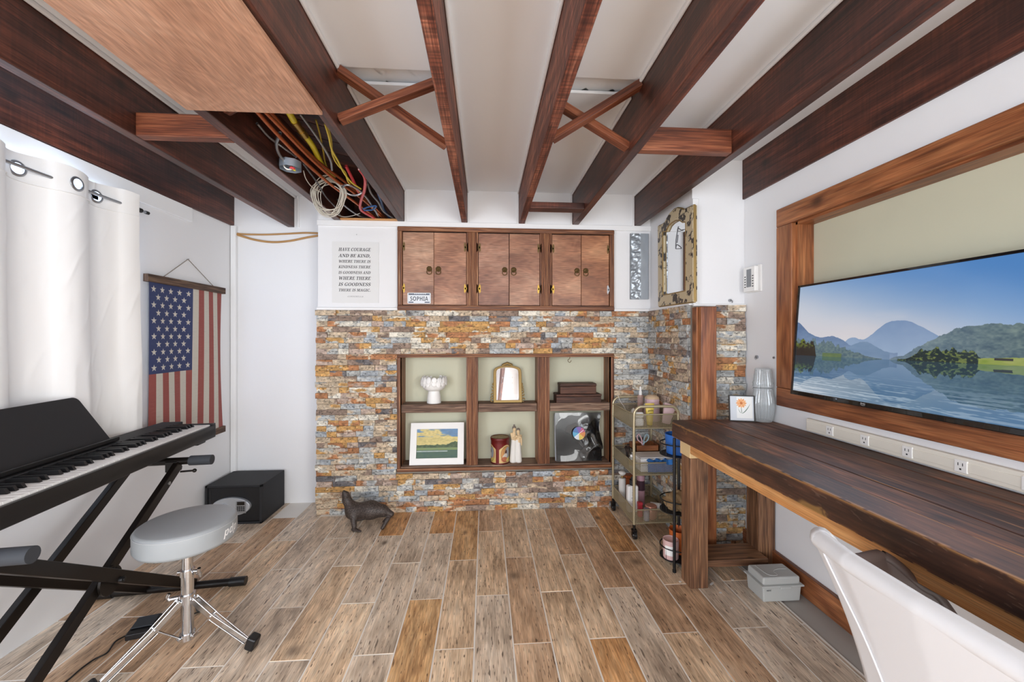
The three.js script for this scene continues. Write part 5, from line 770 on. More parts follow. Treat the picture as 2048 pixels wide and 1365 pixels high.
// ---- small helper for the many bottles and jars
const simple = (name, color, o = {}) => mat(name, { color, roughness: 0.4, ...o });
function bottle(name, label, cat, x, y, z, parts) { const t = thing(name, label, cat, [x, y, z]); for (const [pn, pts, m] of parts) obj(pn, Array.isArray(pts[0]) ? lathe(pts, 28) : pts, m, t); return t; }
const cy = (r, y0, y1, e = 0.003) => [[0, y0], [r - e, y0], [r, y0 + e], [r, y1 - e], [r - e, y1], [0, y1]];
{
  // top tray
  const y = 0.6665, pink = simple('pinkJar', 0xd5b6bd), clear = mat('acrylic', { color: 0xffffff, roughness: 0.05, transmission: 1, thickness: 0, ior: 1.45 }), ylw = simple('yellowTube', 0xe0c656), lilac = simple('lilacCard', 0xcfb2b4);
  const o = thing('acrylic_organizer', 'clear acrylic organizer tray in the cart top', 'organizer', [0.985, y, -2.62]); obj('organizer_wall', [box(0.13, 0.15, 0.003, 0, 0.075, -0.09), box(0.003, 0.15, 0.18, 0.065, 0.075, 0), box(0.003, 0.11, 0.18, -0.065, 0.055, 0), box(0.13, 0.06, 0.003, 0, 0.03, 0.09), box(0.003, 0.12, 0.18, 0, 0.06, 0)], clear, o); obj('organizer_base', box(0.132, 0.004, 0.182, 0, 0.002, 0, 'x', 0.001), clear, o); obj('organizer_rim', tube([[-0.065, 0.148, -0.09], [-0.065, 0.11, -0.03], [-0.065, 0.09, 0.03], [-0.065, 0.06, 0.09]], 0.0018, 24, 6), M.white2, o);
  bottle('pink_jar', 'large pale pink jar in the cart top', 'jar', 1.1, y, -2.56, [['jar', cy(0.05, 0, 0.085), pink], ['lid', cy(0.051, 0.085, 0.108), M.white2]]);
  bottle('cream_jar', 'pale pink jar with beige domed lid on the large jar', 'jar', 1.1, y + 0.1083, -2.56, [['jar', cy(0.046, 0, 0.035), pink], ['lid', [[0.046, 0.035], [0.043, 0.045], [0.03, 0.057], [0, 0.062]], simple('beigeLid', 0xd0b596)]]);
  bottle('dropper_bottle', 'small bottle with white dropper behind the pink jars', 'bottle', 1.07, y, -2.68, [['bottle', cy(0.02, 0, 0.15), simple('amberPink', 0xb98f86)], ['dropper', [[0.011, 0.15], [0.011, 0.175], [0.007, 0.18], [0.0065, 0.205], [0, 0.21]], M.white2]]);
  const tb = thing('yellow_tube', 'yellow hair gel tube standing in the cart top', 'tube', [1.025, y, -2.42]); { const g = new THREE.CylinderGeometry(0.03, 0.019, 0.112, 28, 6); const p = g.attributes.position; for (let i = 0; i < p.count; i++) { const k = (p.getY(i) + 0.056) / 0.112; p.setZ(i, p.getZ(i) * (1 - 0.9 * k)); } g.computeVertexNormals(); obj('tube_body', at(g, 0, 0.08, 0), ylw, tb); obj('cap', lathe(cy(0.018, 0, 0.026), 20), simple('yellowCap', 0xd6b93c), tb);
    const al = canvasTex(256, 192, (c) => { c.fillStyle = '#000'; c.fillRect(0, 0, 256, 192); c.fillStyle = '#fff'; c.font = 'bold 76px sans-serif'; c.textAlign = 'center'; c.fillText('got2b', 128, 80); c.font = '46px sans-serif'; c.fillText('glued', 128, 160); }); al.colorSpace = THREE.NoColorSpace; const q = new THREE.PlaneGeometry(0.042, 0.032); q.rotateX(-0.17); q.translate(0, 0.086, 0.0175); obj('tube_lettering', q, mat('tubeInk', { color: 0x4a4320, alphaMap: al, transparent: true }), tb); }
  const cd = thing('pink_tube', 'pale pink squeeze tube leaning at the cart corner', 'tube', [1.125, y + 0.002, -2.41]); { const g = plate([[-0.022, 0], [0.022, 0], [0.037, 0.118], [-0.034, 0.122]], 0.012, 0.002); g.rotateZ(-0.22); g.translate(-0.004, 0.012, 0); obj('tube_body', g, lilac, cd); obj('tube_label', at(box(0.012, 0.007, 0.001, 0.034, 0.112, 0.0147), 0, 0, 0), M.blackMatte, cd); }
  { const q = thing('earbud_case', 'small white rounded case in the cart top', 'case', [0.945, y, -2.39]); obj('case_body', box(0.058, 0.05, 0.03, 0, 0.026, 0, 'x', 0.014), M.white2, q); obj('case_lid', box(0.0585, 0.036, 0.0305, 0, 0.07, 0, 'x', 0.014), M.white2, q); }
  { const q = thing('foil_pouch', 'crumpled pale pouch at the back of the cart top', 'pouch', [0.935, y, -2.46]); const g = new THREE.SphereGeometry(0.04, 24, 18), p = g.attributes.position; for (let i = 0; i < p.count; i++) { const k = 1 + (fbm(p.getX(i) * 6 + 1, p.getY(i) * 6 + 1 + p.getZ(i) * 5, 8, 8, 3, 77) - 0.5) * 0.7; p.setXYZ(i, p.getX(i) * k * 0.5, p.getY(i) * k, p.getZ(i) * k); } g.computeVertexNormals(); obj('pouch_body', at(g, 0, 0.05, 0), simple('pouch', 0xc9c4bc, { roughness: 0.35 }), q); }
  // middle tray
  const y2 = 0.3845;
  const wb = thing('wooden_tray', 'reddish wooden tray holding the scissors', 'tray', [1.07, y2 + 0.075, -2.62]); obj('tray_box', [box(0.16, 0.006, 0.12, 0, 0.003, 0), box(0.16, 0.04, 0.006, 0, 0.02, 0.057), box(0.16, 0.04, 0.006, 0, 0.02, -0.057), box(0.006, 0.04, 0.12, -0.077, 0.02, 0), box(0.006, 0.04, 0.12, 0.077, 0.02, 0)], M.red, wb); obj('tray_foot', span(-0.06, 0.06, -0.074, 0, -0.04, 0.03, 'y'), M.red, wb);
  { const q = thing('scissors', 'scissors with pink and blue handles standing upright in the tray', 'scissors', [1.055, y2 + 0.082, -2.6]); const loop = (s) => tube([[s * 0.006, 0.045, 0], [s * 0.012, 0.075, 0], [s * 0.026, 0.098, 0], [s * 0.038, 0.09, 0], [s * 0.036, 0.066, 0], [s * 0.02, 0.048, 0]], 0.0042, 36, 8, true); obj('handle', [loop(-1), rod([-0.012, 0.05, 0], [0.006, 0.012, 0], 0.006, 8)], simple('handlePink', 0xd9b2b6), q); obj('handle', [loop(1), rod([0.012, 0.05, 0], [-0.006, 0.012, 0], 0.006, 8)], simple('handleBlue', 0x9fb9c2), q); obj('blades', [bar([0.004, 0.02, 0], [-0.004, 0.0, 0], 0.003, 0.008)], M.steel, q); }
  for (let i = 0; i < 2; i++) { const q = thing('white_box', ['flat white cardboard box at the bottom of the cart middle tray', 'white cardboard box with open flap on the flat one in the cart'][i], 'box', [1.055, y2 + i * 0.041, -2.462]); obj('box_body', box(0.2, 0.036, 0.15, 0, 0.019, 0, 'x', 0.002), M.white2, q); obj('box_lid', box(0.204, 0.004, 0.154, 0, 0.0385, 0, 'x', 0.001), simple('boxLid' + i, 0xf2efe8), q); if (i) obj('flap', box(0.2, 0.003, 0.05, 0, 0.046, 0.05), M.white2, q); }
  { const q = thing('blue_cloth', 'bright blue cloth hanging out over the cart rim', 'cloth', [1.075, y2, -2.35]); const N = 32, g = new THREE.PlaneGeometry(0.17, 0.12, N, N), p = g.attributes.position; for (let i = 0; i < p.count; i++) { const x = p.getX(i), v = p.getY(i) / 0.12 + 0.5; const fold = 0.006 * Math.sin(x * 120 + v * 4) + (fbm(x * 4 + 2, v, 8, 8, 3, 41) - 0.5) * 0.01; if (v > 0.66) { p.setY(i, 0.076 + fold); p.setZ(i, -(v - 0.66) * 0.13); } else { p.setY(i, 0.006 + v / 0.66 * 0.07); p.setZ(i, -0.013 + fold * 0.5); } if (v > 0.6 && v <= 0.72) p.setZ(i, p.getZ(i) + 0.004); } g.computeVertexNormals(); const c = obj('cloth', g, simple('blueCloth', 0x2f6fb4, { roughness: 0.85, side: THREE.DoubleSide }), q); const g2 = new THREE.PlaneGeometry(0.055, 0.03, 16, 8), p2 = g2.attributes.position; for (let i = 0; i < p2.count; i++) p2.setZ(i, 0.004 * Math.sin(p2.getX(i) * 160)); g2.computeVertexNormals(); g2.rotateX(-0.5); g2.translate(0.045, 0.074, 0.012); obj('cloth_corner', g2, M.blueCloth, c); }
  bottle('yellow_bottle', 'small clear bottle with yellow label in the cart middle tray', 'bottle', 0.93, y2, -2.47, [['bottle', cy(0.018, 0, 0.07), simple('palePlastic', 0xc9ccc4)], ['label', [[0.0184, 0.02], [0.0184, 0.055]], simple('yellowLabel', 0xb99a3c)], ['cap', cy(0.01, 0.07, 0.085), M.white2]]);
  { const q = thing('makeup_brushes', 'bundle of dark make-up brushes in the cart middle tray', 'brushes', [0.945, y2, -2.58]); const R = rng(17); for (let k = 0; k < 6; k++) { const a = [R() * 0.03 - 0.015, 0.004, R() * 0.1 - 0.05], b = [a[0] + (R() - 0.5) * 0.06, 0.07 + R() * 0.04, a[2] + (R() - 0.5) * 0.05]; const h = obj('brush_handle', rod(a, b, 0.004, 8), k % 2 ? M.blackMatte : simple('brushBrown' + k, 0x4b382c), q); const e = V(...b), d = e.clone().sub(V(...a)).normalize(); obj('bristles', rod(e, e.clone().addScaledVector(d, 0.022), 0.005, 10, 0.009), simple('bristle' + k, 0x3a2d26, { roughness: 0.9 }), h); } }
  // bottom tray
  const y3 = 0.0945;
  bottle('perfume_bottle', 'tall clear bottle with faceted glass stopper in the cart bottom', 'bottle', 0.935, y3, -2.66, [['bottle', cy(0.024, 0, 0.16, 0.005), simple('frosted', 0xd9d7d2, { roughness: 0.2 })], ['neck', cy(0.008, 0.16, 0.175), M.gold], ['stopper', [[0.006, 0.175], [0.024, 0.19], [0.026, 0.2], [0.012, 0.207], [0, 0.207]], mat('stopperGlass', { color: 0xe6e2dc, roughness: 0.1 })]]);
  { const q = thing('lotion_bottle', 'white rectangular lotion bottle with black cap in the cart bottom', 'bottle', [0.944, y3, -2.50]); obj('bottle_body', box(0.07, 0.17, 0.045, 0, 0.086, 0, 'y', 0.012), M.white2, q); obj('cap', [rod([0, 0.17, 0], [0, 0.205, 0], 0.017, 20), rod([0, 0.2, 0], [0, 0.222, 0], 0.009, 12)], M.blackMatte, q); const tx = canvasTex(256, 512, (c) => { c.fillStyle = '#ecebe8'; c.fillRect(0, 0, 256, 512); c.fillStyle = '#8d9294'; for (let k = 0; k < 5; k++) { c.beginPath(); c.ellipse(128, 110, 12, 56, (k - 2) * 0.5, 0, 7); c.fill(); } c.font = 'bold 44px serif'; c.textAlign = 'center'; c.fillText('hempz', 128, 230); c.fillRect(70, 300, 116, 10); c.fillRect(60, 360, 136, 8); c.fillRect(80, 390, 96, 8); }); const g = new THREE.PlaneGeometry(0.05, 0.13); g.translate(0, 0.085, 0.0232); obj('label', g, mat('lotionLabel', { map: tx, roughness: 0.5 }), q); }
  bottle('pink_spray', 'tall pink body spray with dark label in the cart bottom', 'bottle', 1.04, y3, -2.6, [['bottle', cy(0.026, 0, 0.2, 0.006), simple('pinkSpray', 0xc59aa6)], ['label', [[0.0264, 0.1], [0.0264, 0.165]], simple('plumLabel', 0x4a2f3d)], ['cap', cy(0.017, 0.2, 0.226), simple('plumCap', 0x7b6270)]]);
  { const q = thing('copper_canister', 'copper coloured square canister in the cart bottom', 'canister', [0.985, y3, -2.68]); obj('canister_body', box(0.05, 0.155, 0.05, 0, 0.078, 0, 'y', 0.004), M.copper, q); obj('lid', box(0.052, 0.02, 0.052, 0, 0.166, 0, 'y', 0.004), M.copper, q); }
  bottle('rose_gold_jar', 'rose gold shiny jar at the front of the cart bottom', 'jar', 1.025, y3, -2.40, [['jar', cy(0.034, 0, 0.062, 0.006), simple('roseGold', 0xc98e78, { metalness: 0.4, roughness: 0.25 })], ['lid', cy(0.035, 0.0625, 0.082, 0.004), M.roseGold]]);
  { const q = thing('red_soap_box', 'small red box beside the lotion bottle', 'box', [0.965, y3, -2.425]); obj('box_body', box(0.028, 0.075, 0.028, 0, 0.038, 0, 'y', 0.006), simple('redBox', 0xb2323c), q); obj('box_cap', box(0.03, 0.02, 0.03, 0, 0.083, 0, 'y', 0.006), M.redBox, q); }
  bottle('grey_jar', 'grey translucent jar beside the rose gold jar', 'jar', 0.985, y3, -2.372, [['jar', cy(0.017, 0, 0.055), simple('greyJar', 0xa9a6b2)], ['lid', cy(0.0165, 0.055, 0.075), simple('greyJarLid', 0x8f8a9c)]]);
  { const q = thing('tissue_roll', 'white paper roll lying in the cart bottom', 'roll', [1.085, y3, -2.47]); obj('roll_paper', rod([-0.03, 0.045, -0.01], [0.03, 0.045, 0.02], 0.022, 20), M.white2, q); obj('roll_support', box(0.05, 0.026, 0.03, 0, 0.013, 0.0, 'x', 0.006), simple('rollBase', 0xb98d7c), q); }
  { const R = rng(23); for (let k = 0; k < 7; k++) { const q = obj('cork', rod([-0.009, 0.0095, 0], [0.009, 0.0095, 0.004], 0.0092, 10), M.corkMat || simple('corkMat', 0x9a7850, { roughness: 0.8 })); q.position.set(1.075 + (k % 4) * 0.021, y3 + (k > 3 ? 0.0186 : 0) + 0.0002, -2.385 + (k > 3 ? -0.006 : 0) - R() * 0.006); q.rotation.y = R() * 1.2; tag(q, 'brown cork piece at the front of the cart bottom', 'cork', 'corks in the cart bottom'); } }
}
// ---- black wire rack
{
  const t = thing('wire_rack', 'black wire three basket corner rack behind the bench leg', 'rack', [1.13, 0, -2.07]); const posts = [[0.976, -1.995], [1.085, -2.165], [1.165, -2.165]];
  posts.forEach(([x, z], i) => { W(t, 'post', rod([x, 0.008, z], [x, i === 0 ? 0.694 : 0.72, z], 0.0075, 12), M.black); W(t, 'post_foot', rod([x, 0, z], [x, 0.012, z], 0.0095, 12), M.black); });
  const oval = (y, k = 1) => { const a = []; for (let i = 0; i < 28; i++) { const q = i / 28 * 6.2832; a.push([1.052 + Math.cos(q) * 0.105 * k, y, -2.085 + Math.sin(q) * 0.085 * k]); } return a; };
  for (const y of [0.585, 0.285, 0.035]) {
    const b = W(t, 'basket_rim', [tube(oval(y + 0.06), 0.0035, 80, 6, true), tube(oval(y), 0.003, 80, 6, true)], M.black);
    const wires = []; const up = oval(y + 0.06), lo = oval(y); for (let i = 0; i < 28; i += 2) wires.push(rod(lo[i], up[i], 0.0014, 5)); const q = W(t, 'basket_wires', wires, M.black); q.userData.kind = 'stuff';
    const fl = new THREE.CylinderGeometry(1, 1, 0.003, 40); fl.scale(0.104, 1, 0.084); fl.translate(1.052, y, -2.085); W(t, 'basket_floor', fl, mat('wireFloor' + y, { color: 0x1d1d20, roughness: 0.6 })); 
  }
  bottle('blue_pot', 'bright blue round pot in the top rack basket', 'pot', 1.04, 0.5868, -2.09, [['pot', [[0, 0], [0.055, 0], [0.058, 0.004], [0.064, 0.105], [0.061, 0.105], [0.055, 0.006], [0, 0.006]], simple('bluePlastic', 0x2f6bbd)]]);
  { const q = thing('paper_sack', 'crumpled brown paper sack in the middle rack basket', 'sack', [1.05, 0.2868, -2.085]); const g = new THREE.SphereGeometry(0.07, 40, 26), p = g.attributes.position; for (let i = 0; i < p.count; i++) { const x = p.getX(i), y = p.getY(i), z = p.getZ(i), k = 1 + (fbm(x * 5 + 2, y * 5 + 2 + z * 4, 12, 12, 4, 91) - 0.5) * 0.8; p.setXYZ(i, x * k * 1.1, Math.max(-0.04, y * k * 0.75), z * k * 0.95); } g.computeVertexNormals(); obj('sack', at(g, 0, 0.0405, 0), simple('kraft', 0x8f7350, { roughness: 0.8 }), q); }
  bottle('candle_jar', 'pale pink candle jar with white label in the lowest rack basket', 'candle', 0.992, 0.0368, -2.068, [['jar', [[0, 0], [0.036, 0], [0.039, 0.004], [0.041, 0.098], [0.038, 0.1], [0.036, 0.092], [0, 0.09]], simple('candlePink', 0xd8b4b0)], ['label', (() => { const g = new THREE.CylinderGeometry(0.0412, 0.0405, 0.05, 24, 1, true, -1.2, 1.1); g.translate(0, 0.05, 0); return g; })(), M.white2]]);
  bottle('orange_pot', 'orange flower pot behind the candle jar in the rack', 'pot', 1.06, 0.0368, -2.118, [['pot', [[0, 0], [0.038, 0], [0.041, 0.004], [0.05, 0.125], [0.047, 0.125], [0.039, 0.008], [0, 0.008]], simple('orangePot', 0xc8672f)]]);
}

// ---- paint spatters on the floor by the bench leg
{ const wp = simple('paintSpatter', 0xe4e2de, { roughness: 0.6 }); let k = 0; const where = ['beside the bench leg', 'under the low shelf', 'in front of the grey box', 'between bench leg and grey box', 'on the tile joint by the bench'];
  for (const [u, v, a, b, r] of [[1424, 1168, 0.03, 0.006, 0.6], [1441, 1186, 0.012, 0.005, 0.1], [1465, 1160, 0.014, 0.007, 0], [1360, 1164, 0.012, 0.007, 0.2], [1463, 1217, 0.01, 0.004, 0.9]]) { const p = onY(u, v, 0.0006), g = new THREE.CylinderGeometry(1, 1, 0.0012, 14), q = g.attributes.position; for (let i = 0; i < q.count; i++) { const f = 0.7 + 0.5 * hash(i % 15, 3, u); q.setX(i, q.getX(i) * f); q.setZ(i, q.getZ(i) * f); } g.scale(a * 0.6, 1, b); g.rotateY(r); const o = obj('paint_drip', g, wp); o.position.copy(p); tag(o, 'dried white paint drip on the floor ' + where[k++], 'paint'); } }
// ---- wall anchors above the bench end
tag(obj('wall_anchor', [rod([XR, 1.105, -2.12], [XR - 0.01, 1.105, -2.12], 0.009, 12), tube([[XR - 0.008, 1.105, -2.12], [XR - 0.018, 1.1, -2.115], [XR - 0.016, 1.09, -2.11]], 0.003, 10, 6)], M.steel), 'metal wall hook above the framed flower', 'hook');
tag(obj('wall_anchor', rod([XR, 1.108, -1.99], [XR - 0.006, 1.108, -1.99], 0.006, 10), M.steel), 'small screw head in the wall beside the recess frame', 'screw');

// ================================================================== SEAL SCULPTURE
{
  const t = thing('seal_sculpture', 'dark brown carved seal sculpture with raised head by the slate', 'sculpture', [-0.80, 0, -2.62], -0.12);
  const cap = (px, py, pz, a, b, ra, rb) => { const ax = px - a[0], ay = py - a[1], az = pz - a[2], bx = b[0] - a[0], by = b[1] - a[1], bz = b[2] - a[2]; const h = clamp((ax * bx + ay * by + az * bz) / (bx * bx + by * by + bz * bz + 1e-9)); return Math.hypot(ax - bx * h, ay - by * h, az - bz * h) - mix(ra, rb, h); };
  const smin = (a, b, k) => { const h = clamp(0.5 + 0.5 * (b - a) / k); return mix(b, a, h) - k * h * (1 - h); };
  const f = (x, y, z) => {
    let d = cap(x, y, z, [-0.045, 0.095, 0], [0.07, 0.105, 0], 0.05, 0.052);          // chest to belly
    d = smin(d, cap(x, y, z, [0.07, 0.105, 0], [0.14, 0.1, -0.005], 0.052, 0.036), 0.03);   // rump
    d = smin(d, cap(x, y, z, [0.14, 0.1, -0.005], [0.2, 0.078, -0.008], 0.033, 0.018), 0.02);   // tail root
    d = smin(d, cap(x, y, z, [-0.045, 0.1, 0], [-0.088, 0.165, 0.002], 0.044, 0.026), 0.02);   // neck
    d = smin(d, cap(x, y, z, [-0.088, 0.168, 0.002], [-0.094, 0.2, 0.004], 0.025, 0.022), 0.015);   // head
    d = smin(d, cap(x, y, z, [-0.094, 0.2, 0.006], [-0.102, 0.222, 0.012], 0.018, 0.011), 0.012);   // muzzle
    d = smin(d, cap(x, y, z, [-0.082, 0.196, 0.024], [-0.078, 0.192, 0.028], 0.004, 0.003), 0.004);   // ear
    for (const s of [-1, 1]) { const o = s > 0 ? 0 : -0.045;
      d = smin(d, cap(x, y, z, [-0.03 + o, 0.08, s * 0.036], [-0.012 + o, 0.03, s * 0.062], 0.022, 0.015), 0.016);
      const k = cap(x, y * 1.6, z, [-0.012 + o, 0.016, s * 0.066], [0.035 + o, 0.012, s * 0.082], 0.016, 0.009); d = smin(d, k, 0.01);   // front flipper
      d = smin(d, cap(x, y * 1.25, z, [0.185, 0.072, s * 0.012], [0.15 + s * 0.012, 0.016, s * 0.046], 0.014, 0.011), 0.012); }   // hind flipper
    return Math.max(d, -y + 0.0005);
  };
  const res = 100, half = 0.24, cy0 = 0.12, cx0 = 0.05, mc = new MarchingCubes(res, M.black, false, false, 200000); mc.isolation = 0;
  for (let k = 0; k < res; k++) for (let j = 0; j < res; j++) for (let i = 0; i < res; i++) mc.field[k * res * res + j * res + i] = -f((i / (res / 2) - 1) * half + cx0, (j / (res / 2) - 1) * half + cy0, (k / (res / 2) - 1) * half);
  mc.update(); const n = mc.count, g = new THREE.BufferGeometry(); g.setAttribute('position', new THREE.BufferAttribute(mc.positionArray.slice(0, n * 3), 3)); g.setAttribute('normal', new THREE.BufferAttribute(mc.normalArray.slice(0, n * 3), 3)); g.setAttribute('uv', new THREE.BufferAttribute(new Float32Array(n * 2), 2)); g.scale(half, half, half); g.translate(cx0, cy0, 0);
  const tx = dataTex(256, 256, (u, v) => { const a = fbm(u, v, 40, 40, 2, 3), b = fbm(u, v, 6, 6, 3, 8); const k = sm(0.56, 0.7, a) * 0.7; return mix3(mix3([40, 32, 28], [62, 51, 46], b), [112, 100, 92], k); }, 0.12, 0.12);
  grain(g, 'x', false); obj('seal_body', g, mat('sealStone', { map: tx, bumpMap: tx, bumpScale: 0.002, roughness: 0.55 }), t);
}
// ================================================================== WIRING BAY
{
  const path = (a) => a.map(([u, v, y]) => onY(u, v, y));
  const one = (name, label, cat, a, r, m, group, seg = 60) => tag(obj(name, tube(path(a), r, seg, 8), m), label, cat, group);
  const cop = M.copper, yl = simple('yellowPipe', 0xd0bf2a, { roughness: 0.45 }), ylc = simple('yellowCable', 0xc9b23c, { roughness: 0.5 }), rd = simple('redHose', 0xc43f44, { roughness: 0.4 }), bl = simple('blueCable', 0x2c5a92, { roughness: 0.5 }), wh = simple('whiteWire', 0xc4bdb0, { roughness: 0.6 }), gr = simple('greyCable', 0x77777a, { roughness: 0.5 }), blk = simple('blackCable', 0x3c3b3d, { roughness: 0.5 });
  one('copper_pipe', 'copper pipe nearest the junction box in the wiring bay', 'pipe', [[490, 196, 2.1], [548, 262, 2.085], [605, 320, 2.07], [660, 368, 2.06], [712, 406, 2.05], [752, 436, 2.05]], 0.008, cop, 'copper pipes in the ceiling bay');
  one('copper_pipe', 'copper pipe with cut end beside the yellow pipe in the wiring bay', 'pipe', [[505, 198, 2.11], [562, 256, 2.1], [620, 316, 2.09], [668, 358, 2.075], [722, 396, 2.06], [768, 438, 2.05]], 0.008, cop, 'copper pipes in the ceiling bay');
  one('copper_pipe', 'copper pipe deepest in the wiring bay', 'pipe', [[518, 196, 2.14], [574, 262, 2.13], [634, 322, 2.11], [690, 364, 2.09], [730, 398, 2.07], [776, 440, 2.06]], 0.0085, cop, 'copper pipes in the ceiling bay');
  { const t = thing('gas_pipe', 'yellow gas pipe with brass coupling in the wiring bay', 'pipe', [-0.75, 2.1, -1.75]); W(t, 'pipe_run', tube(path([[566, 206, 2.14], [582, 232, 2.14], [590, 246, 2.14]]), 0.013, 20, 12), yl); W(t, 'pipe_run', tube(path([[604, 264, 2.14], [624, 290, 2.14], [638, 318, 2.13], [648, 336, 2.12], [668, 352, 2.12]]), 0.0135, 40, 12), yl); const a = onY(588, 242, 2.14), b = onY(610, 272, 2.14), L = (k) => a.clone().lerp(b, k); W(t, 'brass_coupling', [rod(L(0), L(0.3), 0.017, 6), rod(L(0.3), L(0.6), 0.0145, 12), rod(L(0.6), L(1), 0.0175, 6)], M.brass); }
  one('yellow_cable', 'yellow cable hanging nearest the middle joist in the wiring bay', 'cable', [[650, 248, 2.1], [657, 270, 2.09], [664, 300, 2.08], [676, 322, 2.07], [688, 346, 2.06], [704, 366, 2.05], [722, 378, 2.05]], 0.0045, ylc);
  one('yellow_cable', 'yellow cable looping beside the other hanging yellow cable', 'cable', [[655, 250, 2.11], [662, 278, 2.1], [666, 312, 2.09], [676, 330, 2.08], [690, 345, 2.07], [698, 366, 2.06], [720, 384, 2.05]], 0.0045, ylc);
  one('yellow_cable', 'thin yellow cable behind the yellow gas pipe', 'cable', [[632, 240, 2.2], [640, 270, 2.19], [646, 300, 2.17], [652, 330, 2.15], [660, 345, 2.13]], 0.004, ylc);
  one('red_hose', 'thick red hose nearest the middle joist', 'hose', [[718, 338, 2.06], [728, 352, 2.045], [729, 380, 2.04], [722, 402, 2.04], [722, 420, 2.035], [744, 434, 2.035], [756, 441, 2.04]], 0.0078, rd);
  one('red_hose', 'red hose curving behind the thick red one', 'hose', [[692, 332, 2.12], [702, 352, 2.09], [712, 374, 2.06], [720, 388, 2.05]], 0.0085, rd);
  one('blue_cable', 'blue cable bundle along the joist at the wiring bay end', 'cable', [[756, 386, 2.06], [762, 402, 2.06], [768, 420, 2.06], [782, 438, 2.06]], 0.008, bl);
  one('blue_cable', 'blue cable loop tied around the grey cables', 'cable', [[726, 418, 2.035], [738, 414, 2.035], [752, 412, 2.035], [744, 420, 2.035], [728, 421, 2.035]], 0.0045, bl);
  one('grey_cable', 'grey cable along the joist at the wiring bay end', 'cable', [[732, 358, 2.08], [742, 386, 2.05], [756, 404, 2.045], [768, 424, 2.04], [796, 442, 2.045]], 0.0055, gr);
  one('black_cable', 'black cable crossing the coil of white wire', 'cable', [[606, 327, 2.05], [632, 362, 2.035], [652, 394, 2.03], [672, 416, 2.03], [681, 432, 2.04]], 0.0042, blk);
  // flexible metal conduits: ribbed tubes
  const conduit = (label, a, r) => { const c = new THREE.CatmullRomCurve3(path(a), false, 'centripetal'), L = c.getLength(), n = Math.floor(L / 0.009), seg = n * 2, g = new THREE.TubeGeometry(c, seg, r, 8), p = g.attributes.position; for (let i = 0; i <= seg; i++) { const k = i % 2 ? 0.66 : 1, ctr = c.getPointAt(i / seg); for (let j = 0; j <= 8; j++) { const q = i * 9 + j, v = V(p.getX(q), p.getY(q), p.getZ(q)).sub(ctr).multiplyScalar(k).add(ctr); p.setXYZ(q, v.x, v.y, v.z); } } g.computeVertexNormals(); return tag(obj('flexible_conduit', g, M.steel), label, 'conduit', 'ribbed metal conduits in the ceiling bay'); };
  conduit('ribbed metal conduit running down into the junction box', [[560, 266, 2.1], [553, 290, 2.08], [558, 308, 2.06], [568, 322, 2.045]], 0.0075);
  conduit('ribbed metal conduit along the dark joist behind the junction box', [[514, 247, 2.12], [540, 276, 2.11], [570, 298, 2.09], [592, 314, 2.08]], 0.006);
  conduit('ribbed metal conduit hanging behind the yellow pipe', [[600, 228, 2.14], [624, 260, 2.12], [644, 290, 2.1], [660, 318, 2.08], [664, 340, 2.08]], 0.006);
  conduit('ribbed metal conduit leaving past the wire coil', [[676, 400, 2.06], [700, 420, 2.05], [724, 434, 2.045], [750, 440, 2.045]], 0.0065);
  conduit('ribbed metal conduit looping round the copper pipes', [[690, 386, 2.05], [684, 376, 2.05], [694, 370, 2.05], [712, 376, 2.05], [730, 392, 2.05], [742, 408, 2.045], [752, 424, 2.045], [758, 436, 2.05]], 0.0065);
  conduit('ribbed metal conduit under the red hose', [[688, 384, 2.045], [702, 390, 2.035], [716, 390, 2.035], [726, 384, 2.05], [733, 366, 2.06]], 0.007);
  // junction box
  { const p = onY(581, 330, 2.045), t = thing('junction_box', 'open galvanised junction box with coloured wires on the dark joist', 'junction box', [p.x, 2.02, p.z]); const gal = simple('galvanised', 0xa9b3bf, { metalness: 0.7, roughness: 0.4 });
    const b = new THREE.CylinderGeometry(0.05, 0.05, 0.035, 8, 1, true); gal.side = THREE.DoubleSide; obj('box_wall', at(b, 0, 0.022, 0), gal, t); const tp = new THREE.CylinderGeometry(0.05, 0.05, 0.002, 8); obj('box_back', at(tp, 0, 0.04, 0), gal, t); obj('mounting_strap', box(0.09, 0.002, 0.022, -0.08, 0.036, -0.02), gal, t);
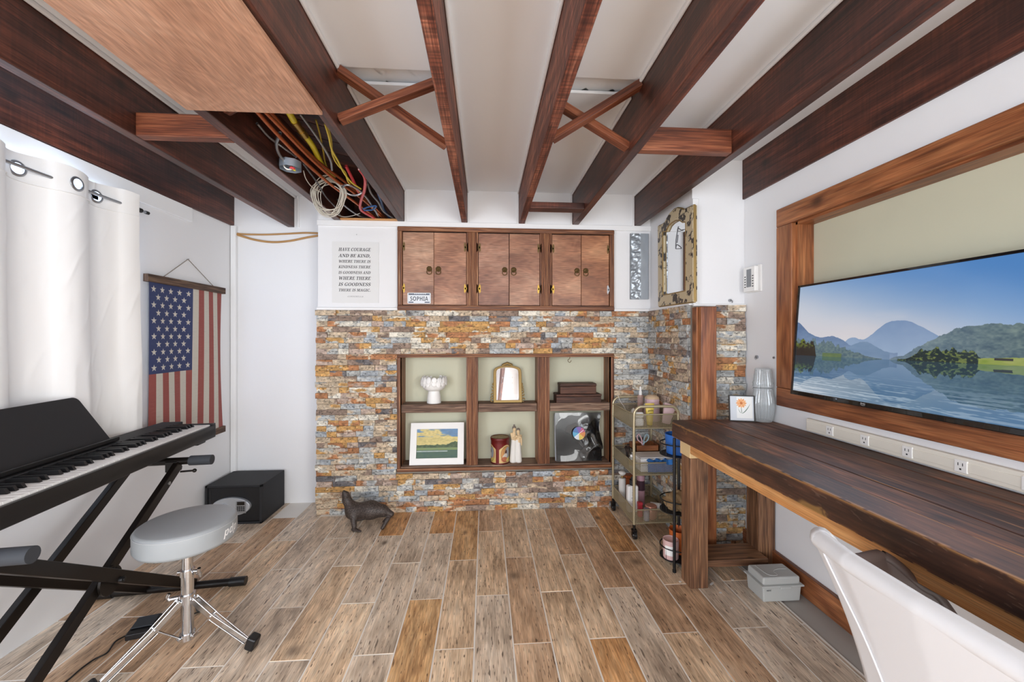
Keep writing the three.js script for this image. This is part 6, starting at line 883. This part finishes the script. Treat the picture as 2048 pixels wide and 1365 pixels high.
    const wt = (name, c, pts) => obj(name, tube(pts, 0.0028, 16, 6), c, t); wt('wire', M.white2, [[-0.03, 0.03, 0.01], [-0.02, 0.006, 0.012], [0.0, 0.002, 0], [0.01, 0.02, -0.01]]); wt('wire', wh, [[-0.035, 0.03, -0.01], [-0.02, 0.004, -0.005], [0.012, 0.006, 0.01]]); wt('wire', blk, [[-0.02, 0.03, 0.02], [0, 0.008, 0.022], [0.02, 0.02, 0.01]]); obj('wire_nut', rod([0.006, 0.01, 0.012], [0.026, 0.0, 0.016], 0.008, 10, 0.005), rd, t); obj('wire_nut', rod([0.0, 0.014, -0.012], [0.016, 0.004, -0.016], 0.007, 10, 0.004), yl, t); }
  // coil of white wire
  { const c = onZ(657, 393, -2.28), t = thing('wire_coil', 'loose coil of white wire hanging in the wiring bay', 'wire', [c.x, c.y, c.z]), R = rng(5); for (let k = 0; k < 13; k++) { const pts = [], rx = 0.055 + R() * 0.045, rz = 0.07 + R() * 0.045, ox = (R() - 0.5) * 0.02, oz = (R() - 0.5) * 0.02, h = (R() - 0.5) * 0.03; for (let i = 0; i < 20; i++) { const a = i / 20 * 6.2832 + k; pts.push([ox + Math.cos(a) * rx * (1 + 0.05 * Math.sin(3 * a)), oz + Math.sin(a) * rz, h + 0.008 * Math.sin(2 * a + k)]); } obj('wire_loop', tube(pts, 0.0021, 60, 5, true), wh, t); } }
  one('white_wire', 'thin white wire from the junction box to the coil', 'wire', [[607, 342, 2.04], [612, 358, 2.035], [624, 374, 2.03], [642, 385, 2.03]], 0.0024, wh);
  one('white_wire', 'thin white wire from the coil along the wall plate', 'wire', [[666, 418, 2.025], [672, 428, 2.03], [688, 434, 2.035], [704, 432, 2.035], [720, 427, 2.035]], 0.0024, wh);
  { const t = thing('cable_insulator', 'pair of small white knobs on the joist in the wiring bay', 'knob', [-0.612, 2.06, -2.05]); for (const d of [0, 0.022]) obj('knob', lathe([[0, 0], [0.007, 0.001], [0.008, 0.008], [0.005, 0.011], [0.009, 0.015], [0.006, 0.022], [0, 0.024]], 16).rotateZ(Math.PI / 2).translate(0, d, d * 0.6), M.white2, t); }
  tag(obj('bay_ledger', span(-0.99, -0.605, 2.022, 2.034, ZS - 0.0, ZS + 0.03, 'x', 0.002), M.pine), 'raw wooden edge at the end of the wiring bay', 'board');
  tag(obj('bay_cleat', bar([-0.985, 2.085, -1.585], [-0.83, 2.12, -1.52], 0.03, 0.045), M.brace), 'short wooden cleat just beyond the plywood sheet', 'cleat');
}

renderer.render(scene, camera);
